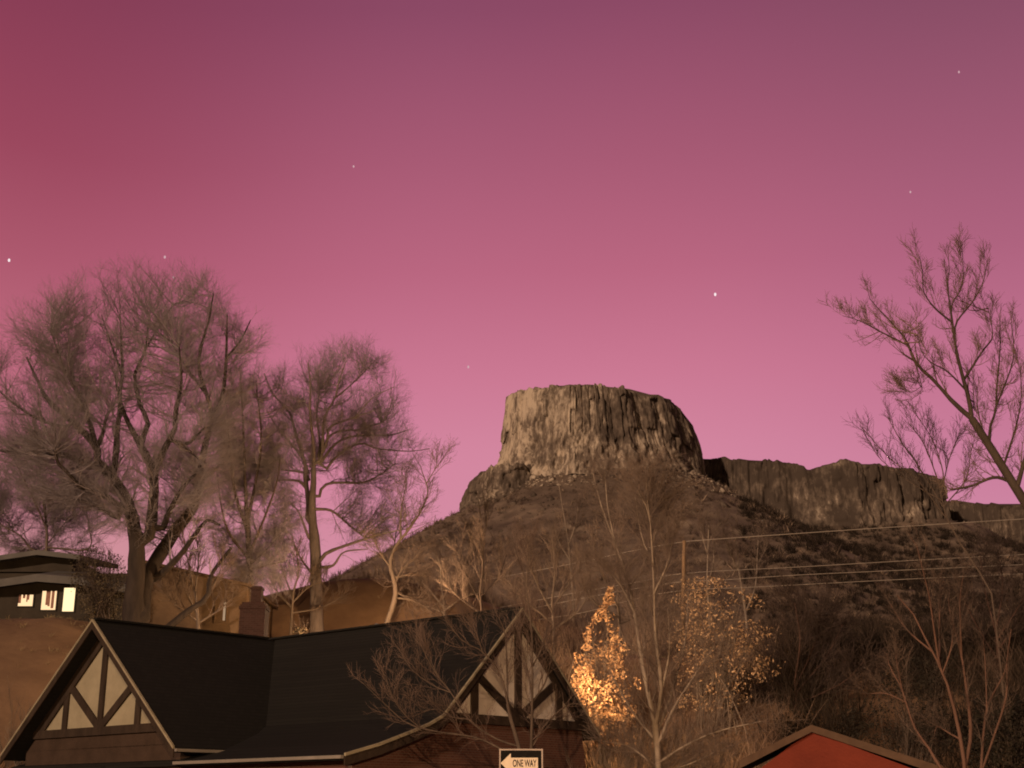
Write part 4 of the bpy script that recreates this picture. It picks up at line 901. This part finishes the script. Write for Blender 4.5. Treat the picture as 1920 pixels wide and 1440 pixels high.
# shingle courses: thin raised butt lines are inside the bump; ridge caps
rc = MB(); rc.bar(lp(0.4, 0, ZR + 0.045), lp(LL - 0.02, 0, ZR + 0.045), 0.26, 0.07); rc.bar(lp(0, -5.3, ZR + 0.065), lp(0, LR - 0.02, ZR + 0.065), 0.26, 0.07)
rc.build('ridge_cap', M['shingle'], rf)
def rake(mb, at, a, prof, thick, h, drop_=0.0):
    for (c0, z0), (c1, z1) in zip(prof[:-1], prof[1:]):
        q = []
        for zz in (z0 - h - drop_, z0 - drop_): pass
        q = [at(a, c0, z0 - h - drop_), at(a + thick, c0, z0 - h - drop_), at(a + thick, c1, z1 - h - drop_), at(a, c1, z1 - h - drop_),
             at(a, c0, z0 - drop_), at(a + thick, c0, z0 - drop_), at(a + thick, c1, z1 - drop_), at(a, c1, z1 - drop_)]
        mb.hexa(q)
# barge board (dark, broad) and the pale drip edge above it
for at, L_, prof in ((atL, LL, left_prof), (atR, LR, right_prof)):
    mb = MB(); rake(mb, at, L_ + 0.003, prof, 0.05, 0.26, 0.05); mb.build('barge_board', M['timber'], house)
    mb = MB(); rake(mb, at, L_ + 0.003, prof, 0.075, 0.085, -0.037); mb.build('drip_edge', M['barge'], house)
# gable walls: stucco triangle, beam, timbers and wall below, set back under the roof
def gable(at, L_, prof_left, pitch, zc, halfw, beam_z, posts, set_back, slope_in, lowmat, zl=3.3, raf=0.42, plaster='stucco'):
    a = L_ - set_back
    apex = ZR - TH - 0.03
    hw = (apex - beam_z) / pitch
    tri = [at(a, -hw, beam_z), at(a, hw, beam_z), at(a, 0, apex)]
    mb = MB(); mb.poly(tri, at(a - 0.2, 0, 0) - at(a, 0, 0)); mb.build('gable_wall', M[plaster], house)
    # timbers 6 cm proud of the stucco
    def tb(c0, z0, c1, z1, w):
        m_ = MB(); p0 = at(a + 0.035, c0, z0); p1 = at(a + 0.035, c1, z1); n_ = at(1, 0, 0) - at(0, 0, 0)
        d = (p1 - p0) / np.linalg.norm(p1 - p0); m_.bar(p0, p1, w, 0.07, n_); return m_
    top = lambda c: apex - pitch * abs(c) - 0.12
    for kx in (0, -posts, posts):
        tb(kx, beam_z, kx, top(kx), 0.30).build('timber_post', M['timber'], house)
    for sg in (-1, 1):
        m_ = tb(sg * 0.12, beam_z + 0.05, sg * posts * 0.93, top(posts * 0.93) - 0.04, 0.27)
        m_.v = [tuple(np.array(p) + 0.006 * UL + 0.006 * UR) for p in m_.v]; m_.build('timber_brace', M['timber'], house)
        m_ = tb(sg * hw * 0.985, beam_z - 0.12, sg * 0.02, apex - 0.16, raf)
        m_.v = [tuple(np.array(p) + 0.012 * (UL + UR)) for p in m_.v]; m_.build('timber_rafter', M['timber'], house)
    m_ = MB(); m_.bar(at(a + 0.05, -hw - 0.1, beam_z - 0.13), at(a + 0.05, hw + 0.1, beam_z - 0.13), 0.12, 0.28); m_.build('timber_beam', M['timber'], house)
    return a, hw
aL, hwL = gable(atL, LL, left_prof, 0.83, ZR, 5.3, 4.42, 2.25, 0.62, 0, 'brownwall')
aR, hwR = gable(atR, LR, right_prof, 1.0, ZR, 3.9, 4.55, 2.05, 0.20, 0, 'brick', raf=0.22, plaster='stucco_lit')
# walls under the eaves
mb = MB()
def wallbox(at, a0, a1, c0, c1, z1_):
    mb.hexa([at(a0, c0, 0 - .5), at(a1, c0, -.5), at(a1, c1, -.5), at(a0, c1, -.5), at(a0, c0, z1_), at(a1, c0, z1_), at(a1, c1, z1_), at(a0, c1, z1_)])
wallbox(atL, 0.0, aL - 0.01, 4.75, -4.75, 3.75)
mb.poly([atL(aL - 0.01, 4.7, 3.72), atL(aL - 0.01, hwL, 4.30), atL(aL - 0.01, -hwL, 4.30), atL(aL - 0.01, -4.7, 3.72)], atL(-0.2, 0, 0) - atL(0, 0, 0))
mb.build('wall', M['brownwall'], house)
mb = MB(); wallbox(atR, -4.8, aR - 0.01, 7.0, -3.5, 3.05)
mb.poly([atR(aR - 0.01, 6.9, 3.0), atR(aR - 0.01, hwR, 4.42), atR(aR - 0.01, -hwR, 4.42), atR(aR - 0.01, -3.5, 3.0)], atR(-0.2, 0, 0) - atR(0, 0, 0))
mb.build('wall', M['brick'], house)
# gutters on the two inner eaves
mb = MB(); mb.bar(lp(5.4, 5.40, 3.50), lp(LL + 0.02, 5.40, 3.50), 0.11, 0.09); mb.build('gutter', M['gutter'], house)
mb = MB(); mb.bar(lp(7.58, 4.8, 3.13), lp(7.58, LR + 0.02, 3.13), 0.11, 0.09); mb.build('gutter', M['gutter'], house)
# chimney with a shouldered top
ch0 = P(476, 1205, 54.6)
mb = MB()
def cbox(m_, x0, x1, y0, y1, z0, z1): m_.hexa([(x0, y0, z0), (x1, y0, z0), (x1, y1, z0), (x0, y1, z0), (x0, y0, z1), (x1, y0, z1), (x1, y1, z1), (x0, y1, z1)])
zsh = zat(1130, 54.6); zt = zat(1100, 54.6); xa, xb = xat(453, 54.6, 1150), xat(500, 54.6, 1150)
xc, xd = xat(472, 54.6, 1115), xat(491, 54.6, 1115)
cbox(mb, xa, xb, 54.2, 55.2, 3.0, zsh - 0.12)
cbox(mb, xa + 0.06, xb - 0.06, 54.26, 55.14, zsh - 0.12, zsh - 0.02)
cbox(mb, xc, xd, 54.45, 54.95, zsh - 0.02, zt)
chim = mb.build('chimney', M['chimney'], house)
mb = MB(); cbox(mb, xa - 0.04, xb + 0.04, 54.16, 55.24, zsh - 0.3, zsh - 0.2); mb.build('brick_band', M['chimney'], chim)
mb = MB(); cbox(mb, xc - 0.03, xd + 0.03, 54.42, 54.98, zt - 0.12, zt - 0.04); mb.build('brick_band', M['chimney'], chim)
# assumed lamp for the gold shrub; this wall fitting is never built
def point(name, loc, energy, col, size, parent):
    l = bpy.data.lights.new(name, 'POINT'); l.energy = energy; l.color = col; l.shadow_soft_size = size
    o = bpy.data.objects.new(name, l); link(o, parent); o.location = Vector(loc) - Vector(parent.location); return o
wl = np.array(P(1092, 1392, 53.2))
lampm = MB(); cbox(lampm, wl[0] - .08, wl[0] + .08, wl[1] - .25, wl[1] - .1, wl[2] - .1, wl[2] + .1)

def assumed_post_lamp(label, x, y, h, energy, size=0.12, off=(0.3, 0.2, 0.4)):  # lamps assumed from the light on gables, sign and shrub; none in view
    gz = float(near_z(x, y)); r_ = empty('assumed_lamp', (x, y, gz)); tag(r_, label, 'street lamp', 'assumed lamps around the house')
    v, f = tubes(np.array([resample([(x, y, gz - .2), (x, y, gz + h * .5), (x, y, gz + h)], 5)]), np.array([.07]), np.array([.045]), 10); mesh_obj('post', v, f, M['metal'], r_, True)
    m_ = MB(); 
    for k_ in range(4): pass
    th = np.linspace(0, 2 * math.pi, 12, endpoint=False)
    top = [(x + .22 * math.cos(t), y + .22 * math.sin(t), gz + h + .30) for t in th] + [(x + .05 * math.cos(t), y + .05 * math.sin(t), gz + h + .42) for t in th]
    m_.add(top, [tuple((i, (i + 1) % 12, 12 + (i + 1) % 12, 12 + i)) for i in range(12)] + [tuple(range(12, 24))]); m_.build('hood', M['metal'], r_)
    g = [(x + .10 * math.cos(t), y + .10 * math.sin(t), gz + h + .0) for t in th] + [(x + .13 * math.cos(t), y + .13 * math.sin(t), gz + h + .26) for t in th]
    m_ = MB(); m_.add(g, [tuple((i, (i + 1) % 12, 12 + (i + 1) % 12, 12 + i)) for i in range(12)] + [tuple(range(12))[::-1]]); m_.build('globe', M['lampglow'], r_)
    l = bpy.data.lights.new('lamp', 'POINT'); l.energy = energy; l.color = (1.0, 0.62, 0.33); l.shadow_soft_size = size
    o = bpy.data.objects.new('lamp', l); link(o, r_); o.location = off
gl_ = P(1050, 1302, 52.5)
assumed_post_lamp('assumed garden lamp post, unseen behind the right gable, lighting the gold shrub', gl_[0], 52.5, gl_[2] - float(near_z(gl_[0], 52.5)), 1900, off=(0.3, 0.25, gl_[2] - float(near_z(gl_[0], 52.5)) + 0.1))  # unseen lamp, assumed from the glow on the gold shrub
assumed_post_lamp('assumed lamp on the lane, unseen behind the right roof ridge', P(705, 1215, 66)[0], 66, 1.3, 5200, off=(0, 0.4, 1.45))  # unseen lamp, assumed from the orange light on bank and bent trunk
assumed_post_lamp('tall street lamp added out of view by the road to light the right gable and sign', -3.5, 4.5, 8.0, 30000, off=(0.3, 0.45, 7.9))  # added off-frame lamp that brightens the right gable and the sign

# ------------------------------------------------------------------ one way sign
SD = 29.0
sg = empty('traffic_sign', tuple(P(977, 1431, SD)[:2]) + (0.0,)); tag(sg, 'black one way sign with a white arrow pointing left at the bottom edge', 'sign')
k = SD / F / (CP + SP * (708 / F)) 
k = SD / F
sc0 = P(977, 1431, SD); W2, H2 = 39.5 * k, 22.5 * k / (CP - 0.277 * SP) * 0.97
def rect(x0, x1, z0, z1, y0, y1):
    m_ = MB(); cbox(m_, sc0[0] + x0, sc0[0] + x1, y0, y1, sc0[2] + z0, sc0[2] + z1); return m_
rect(-W2, W2, -H2, H2, SD, SD + 0.006).build('plate', M['signblack'], sg)
bd = MB()
t_ = 2.6 * k
for x0, x1, z0, z1 in ((-W2, W2, H2 - t_, H2), (-W2, W2, -H2, -H2 + t_), (-W2, -W2 + t_, -H2 + t_, H2 - t_), (W2 - t_, W2, -H2 + t_, H2 - t_)):
    cbox(bd, sc0[0] + x0, sc0[0] + x1, SD - 0.003, SD, sc0[2] + z0, sc0[2] + z1)
bd.build('border', M['signedge'], sg)
arrow = MB()
ap = [(-37, 0), (-18.5, 17.5), (-18.5, 9.5), (30.5, 9.5), (30.5, -9.5), (-18.5, -9.5), (-18.5, -17.5)]
arrow.poly([(sc0[0] + a * k, SD - 0.003, sc0[2] + b_ * k) for a, b_ in ap], (0, 0.0025, 0))
arrow.build('arrow', M['signwhite'], sg)
fc = bpy.data.curves.new('lettering', 'FONT'); fc.body = 'ONE WAY'; fc.size = 17.5 * k; fc.align_x = 'CENTER'; fc.align_y = 'CENTER'; fc.extrude = 0.001; fc.offset = 0.35 * k; fc.space_character = 0.98
fo = bpy.data.objects.new('lettering_source', fc); COL.objects.link(fo)
dg = bpy.context.evaluated_depsgraph_get(); dg.update()
fm = bpy.data.meshes.new_from_object(fo.evaluated_get(dg)); COL.objects.unlink(fo); bpy.data.objects.remove(fo)
co = np.empty(len(fm.vertices) * 3, dtype=np.float32); fm.vertices.foreach_get('co', co); co = co.reshape(-1, 3)
wtxt = co[:, 0].max() - co[:, 0].min(); xm = (co[:, 0].max() + co[:, 0].min()) / 2; ym = (co[:, 1].max() + co[:, 1].min()) / 2
co2 = np.stack([(co[:, 0] - xm) * (43 * k / wtxt) + 6.5 * k, co[:, 2] * 1.0 - 0.0045, co[:, 1] - ym], -1)
fm.vertices.foreach_set('co', co2.astype(np.float32).ravel()); fm.materials.clear(); fm.materials.append(M['signblack']); fm.update()
lo = link(bpy.data.objects.new('lettering', fm), sg); lo.location = (0, 0, sc0[2])
v, f = tubes(np.array([resample([(sc0[0], SD + .045, -.3), (sc0[0], SD + .045, 1.5), (sc0[0], SD + .045, sc0[2] + H2 - .06)], 4)]), np.array([.03]), np.array([.03]), 10); mesh_obj('post', v, f, M['metal'], sg, True)

# ------------------------------------------------------------------ red gabled garage
RD = 34.0
g0 = P(1520, 1360, RD); rg = empty('red_garage', (g0[0], g0[1], 0)); tag(rg, 'red gabled garage with tan barge boards at the bottom right', 'garage')
el = P(1385, 1428, RD + 1.2); er = P(1770, 1442, RD - 0.9)
el[2] = zat(1428, RD + 1.2)
back = np.array([1.2, 7.0, 0])
ap_ = g0 + np.array([0, 0, -0.02])
mb = MB(); mb.poly([el + np.array([.5, .06, -0.05 - 0.28 * .5]), np.array([el[0] + .5, el[1] + .06, -.3]), np.array([er[0] - .5, er[1] + .06, -.3]), er + np.array([-.5, .06, -.05 - 0.02]), ap_ + np.array([0, .06, -.1])], back - np.array([0.1, 0.6, 0])); mb.build('wall', M['red'], rg)
mb = MB()
for e in (el, er):
    n_ = np.array([0, 0, 0.1]); mb.hexa([e - n_, e + back - n_, ap_ + back - n_, ap_ - n_, e, e + back, ap_ + back, ap_])
mb.build('roof', M['shingle'], rg)
for e in (el, er):
    m_ = MB(); q = np.array([0, -0.04, 0]); n_ = np.array([0, 0, 0.17]); u_ = np.array([0, 0, 0.03])
    a_ = ap_ + u_; m_.hexa([e - n_ + q * 1.0, e - n_ + q * 2, a_ - n_ + q * 2, a_ - n_ + q, e + u_ + q, e + u_ + q * 2, a_ + q * 2, a_ + q]); m_.build('barge_board', M['fascia'], rg)

# ------------------------------------------------------------------ flat-roofed house on the bank, lit windows
HD = 76.0
fh0 = P(70, 1150, HD); fh = empty('modern_house', (fh0[0], HD, float(near_z(fh0[0], HD)))); tag(fh, 'dark house with low layered roofs and a row of lit windows on the left bank', 'house')
def pxbox(x0, x1, y0, y1, d0, d1):
    m_ = MB(); a = P(x0, y1, d0); b2 = P(x1, y0, d0); cbox(m_, a[0], b2[0], d0, d1, a[2], b2[2]); return m_
pxbox(-90, 240, 1075, 1205, HD, HD + 9).build('wall', M['greywall'], fh)
pxbox(-90, 138, 1045, 1072, HD + 2.2, HD + 8).build('upper_wall', M['greywall'], fh)
def slab(pts, d0, d1, th, name, m):
    mb_ = MB()
    for (xa_, ya_), (xb_, yb_) in zip(pts[:-1], pts[1:]):
        a = P(xa_, ya_, d0); b2 = P(xb_, yb_, d0)
        mb_.hexa([(a[0], d0, a[2] - th), (b2[0], d0, b2[2] - th), (b2[0], d1, b2[2] + .5), (a[0], d1, a[2] + .5), (a[0], d0, a[2]), (b2[0], d0, b2[2]), (b2[0], d1, b2[2] + .5 + th), (a[0], d1, a[2] + .5 + th)])
    return mb_.build(name, m, fh)
slab([(-110, 1052), (0, 1041), (70, 1031), (150, 1040)], HD + 1.2, HD + 9, 0.28, 'upper_roof', M['greyroof'])
slab([(-110, 1090), (0, 1086), (70, 1076), (150, 1082), (246, 1098)], HD - 1.2, HD + 3, 0.42, 'lower_roof', M['greyroof'])
for (x0, x1, y0, y1, mm) in ((31, 66, 1113, 1139, 'lit_dim'), (74, 110, 1106, 1146, 'lit_dim'), (114, 145, 1100, 1149, 'lit')):
    a = P(x0, y1, HD); b2 = P(x1, y0, HD); fr = MB(); e_ = 0.07
    for q in ((a[0], a[0] + e_, a[2], b2[2]), (b2[0] - e_, b2[0], a[2], b2[2]), (a[0] + e_, b2[0] - e_, a[2], a[2] + e_), (a[0] + e_, b2[0] - e_, b2[2] - e_, b2[2])):
        cbox(fr, q[0], q[1], HD - .06, HD - .003, q[2], q[3])
    w_ = fr.build('window', M['frame'], fh)
    pn = MB(); cbox(pn, a[0] + e_, b2[0] - e_, HD - .02, HD - .004, a[2] + e_, b2[2] - e_); pn.build('pane', M[mm], w_)
    cu = MB(); x_ = a[0] + e_
    while x_ < b2[0] - e_ - .1:
        w__ = random.Random(int(x_ * 100)).uniform(.05, .16); 
        if random.Random(int(x_ * 77)).random() < (.5 if mm == 'lit_dim' else .18): cbox(cu, x_, x_ + w__, HD - .03, HD - .021, a[2] + e_ + random.Random(int(x_ * 51)).uniform(0, .5), b2[2] - e_)
        x_ += w__
    if cu.v: cu.build('curtain', M['curtain'], w_)

# ------------------------------------------------------------------ tan house behind the tallest tree
TD = 71.0
th0 = P(395, 1150, TD); thh = empty('tan_house', (th0[0], TD, float(near_z(th0[0], TD)))); tag(thh, 'plain tan house with one small pale window behind the chimney', 'house')
a = P(262, 1230, TD); b2 = P(456, 1230, TD); zl_, zr_ = zat(1056, TD), zat(1100, TD)
mb = MB(); mb.hexa([(a[0], TD, 5), (b2[0], TD, 5), (b2[0], TD + 8, 5), (a[0], TD + 8, 5), (a[0], TD, zl_), (b2[0], TD, zr_), (b2[0], TD + 8, zr_), (a[0], TD + 8, zl_)]); mb.build('wall', M['tan'], thh)
mb = MB(); q = [(a[0] - .25, TD - .3, zl_ + .02), (b2[0] + .25, TD - .3, zr_ - .05), (b2[0] + .25, TD + 8.3, zr_ - .05), (a[0] - .25, TD + 8.3, zl_ + .02)]
mb.hexa(q + [(x, y, z + .14) for x, y, z in q]); mb.build('roof', M['tan'], thh)
a = P(401, 1168, TD); b2 = P(428, 1122, TD); fr = MB()
for x0, x1, z0, z1 in ((a[0], a[0] + .06, a[2], b2[2]), (b2[0] - .06, b2[0], a[2], b2[2]), (a[0] + .06, b2[0] - .06, a[2], a[2] + .06), (a[0] + .06, b2[0] - .06, b2[2] - .06, b2[2])): cbox(fr, x0, x1, TD - .05, TD - .002, z0, z1)
w_ = fr.build('window', M['tan'], thh); pn = MB(); cbox(pn, a[0] + .06, b2[0] - .06, TD - .02, TD - .003, a[2] + .06, b2[2] - .06); pn.build('pane', M['tan'], w_)
pn = MB(); cbox(pn, b2[0] - .22, b2[0] - .10, TD - .024, TD - .021, a[2] + .12, b2[2] - .2); pn.build('lit_gap', M['lit_faint'], w_)

# ------------------------------------------------------------------ utility pole and wires
UD = 74.0
pb = P(1280, 1250, UD); gz = float(near_z(pb[0], UD)); up_ = empty('utility_pole', (pb[0], UD, gz)); tag(up_, 'wooden utility pole lit orange above the wide glowing shrub', 'utility pole')
pt = P(1283, 1014, UD)
v, f = tubes(np.array([resample([(pb[0], UD, gz - .4), tuple((np.array((pb[0], UD, gz)) + pt) / 2), tuple(pt)], 8)]), np.array([.13]), np.array([.10]), 12); mesh_obj('post', v, f, M['pole'], up_, True)
wires = [[(540, 1196), (700, 1146), (800, 1116), (860, 1100), (920, 1086), (1099, 1052), (1146, 1041), (1242, 1022), (1283, 1016), (1300, 1014), (1500, 1000), (1775, 982), (2100, 962)],
         [(880, 1150), (943, 1138), (1088, 1110), (1198, 1091), (1283, 1075), (1500, 1063), (1725, 1050), (2100, 1030)],
         [(940, 1152), (1000, 1140), (1127, 1115), (1208, 1101), (1283, 1090), (1346, 1088), (1500, 1078), (1760, 1066), (2100, 1050)],
         [(940, 1172), (1000, 1163), (1091, 1149), (1200, 1121), (1283, 1107), (1430, 1100), (1740, 1084), (2100, 1068)]]
wl_ = ['highest', 'second', 'third', 'lowest']
for i, w in enumerate(wires):
    pts = [P(x, y, UD + max(0, 1283 - x) * 0.03 + 0.14) for x, y in w]
    v, f = tubes(np.array([resample(pts, 40)]), np.array([.018 if i else .022]), np.array([.018 if i else .022]), 5)
    o = mesh_obj('power_line', v, f, M['wire'], None, True); tag(o, ['highest of the four pale wires crossing the hillside from the pole top', 'second wire down crossing the hillside past the utility pole', 'third wire down crossing the hillside past the utility pole', 'lowest of the four pale wires strung past the utility pole'][i], 'power line', 'power lines across the hillside')
    # a ceramic insulator on the pole for this wire
    pp = P(1283, [1016, 1075, 1090, 1107][i], UD)
    m_ = MB(); cbox(m_, pp[0] - .05, pp[0] + .05, UD - .0, UD + .16, pp[2] - .06, pp[2] + .06); m_.build('insulator', M['wire'], up_)

# ------------------------------------------------------------------ stars
def star(px, py, r, m, label):
    d = 6000.0; p = P(px, py, d); th = np.linspace(0, math.pi, 7); ph = np.linspace(0, 2 * math.pi, 10, endpoint=False)
    v = np.array([(math.sin(a) * math.cos(b_), math.sin(a) * math.sin(b_), math.cos(a) * 1.5) for a in th for b_ in ph]) * r + p
    i, j = np.meshgrid(np.arange(6), np.arange(10), indexing='ij'); i = i.ravel(); j = j.ravel(); j2 = (j + 1) % 10
    f = np.stack([i * 10 + j, i * 10 + j2, (i + 1) * 10 + j2, (i + 1) * 10 + j], -1)
    tag(mesh_obj('star', v, f, m), label, 'star', 'stars in the pink sky')
K6 = 6000 / F
star(1341, 552, 2.4 * K6, M['star'], 'brightest star, alone right above the rock butte')
star(17, 488, 2.4 * K6, M['star'], 'bright star by the left edge above the tallest cottonwood')
star(878, 688, 2.0 * K6, M['star_dim'], 'star just left of the butte top')
star(309, 482, 2.2 * K6, M['star_dim'], 'star above the middle of the tallest cottonwood')
star(325, 520, 1.6 * K6, M['star_dim'], 'faint star touching the top twigs of the tallest cottonwood')
star(663, 312, 1.8 * K6, M['star_dim'], 'faint star high left of centre in empty sky')
star(1798, 135, 1.9 * K6, M['star_dim'], 'star near the upper right corner of the sky')
star(1707, 360, 1.8 * K6, M['star_dim'], 'faint star high above the leaning right tree')
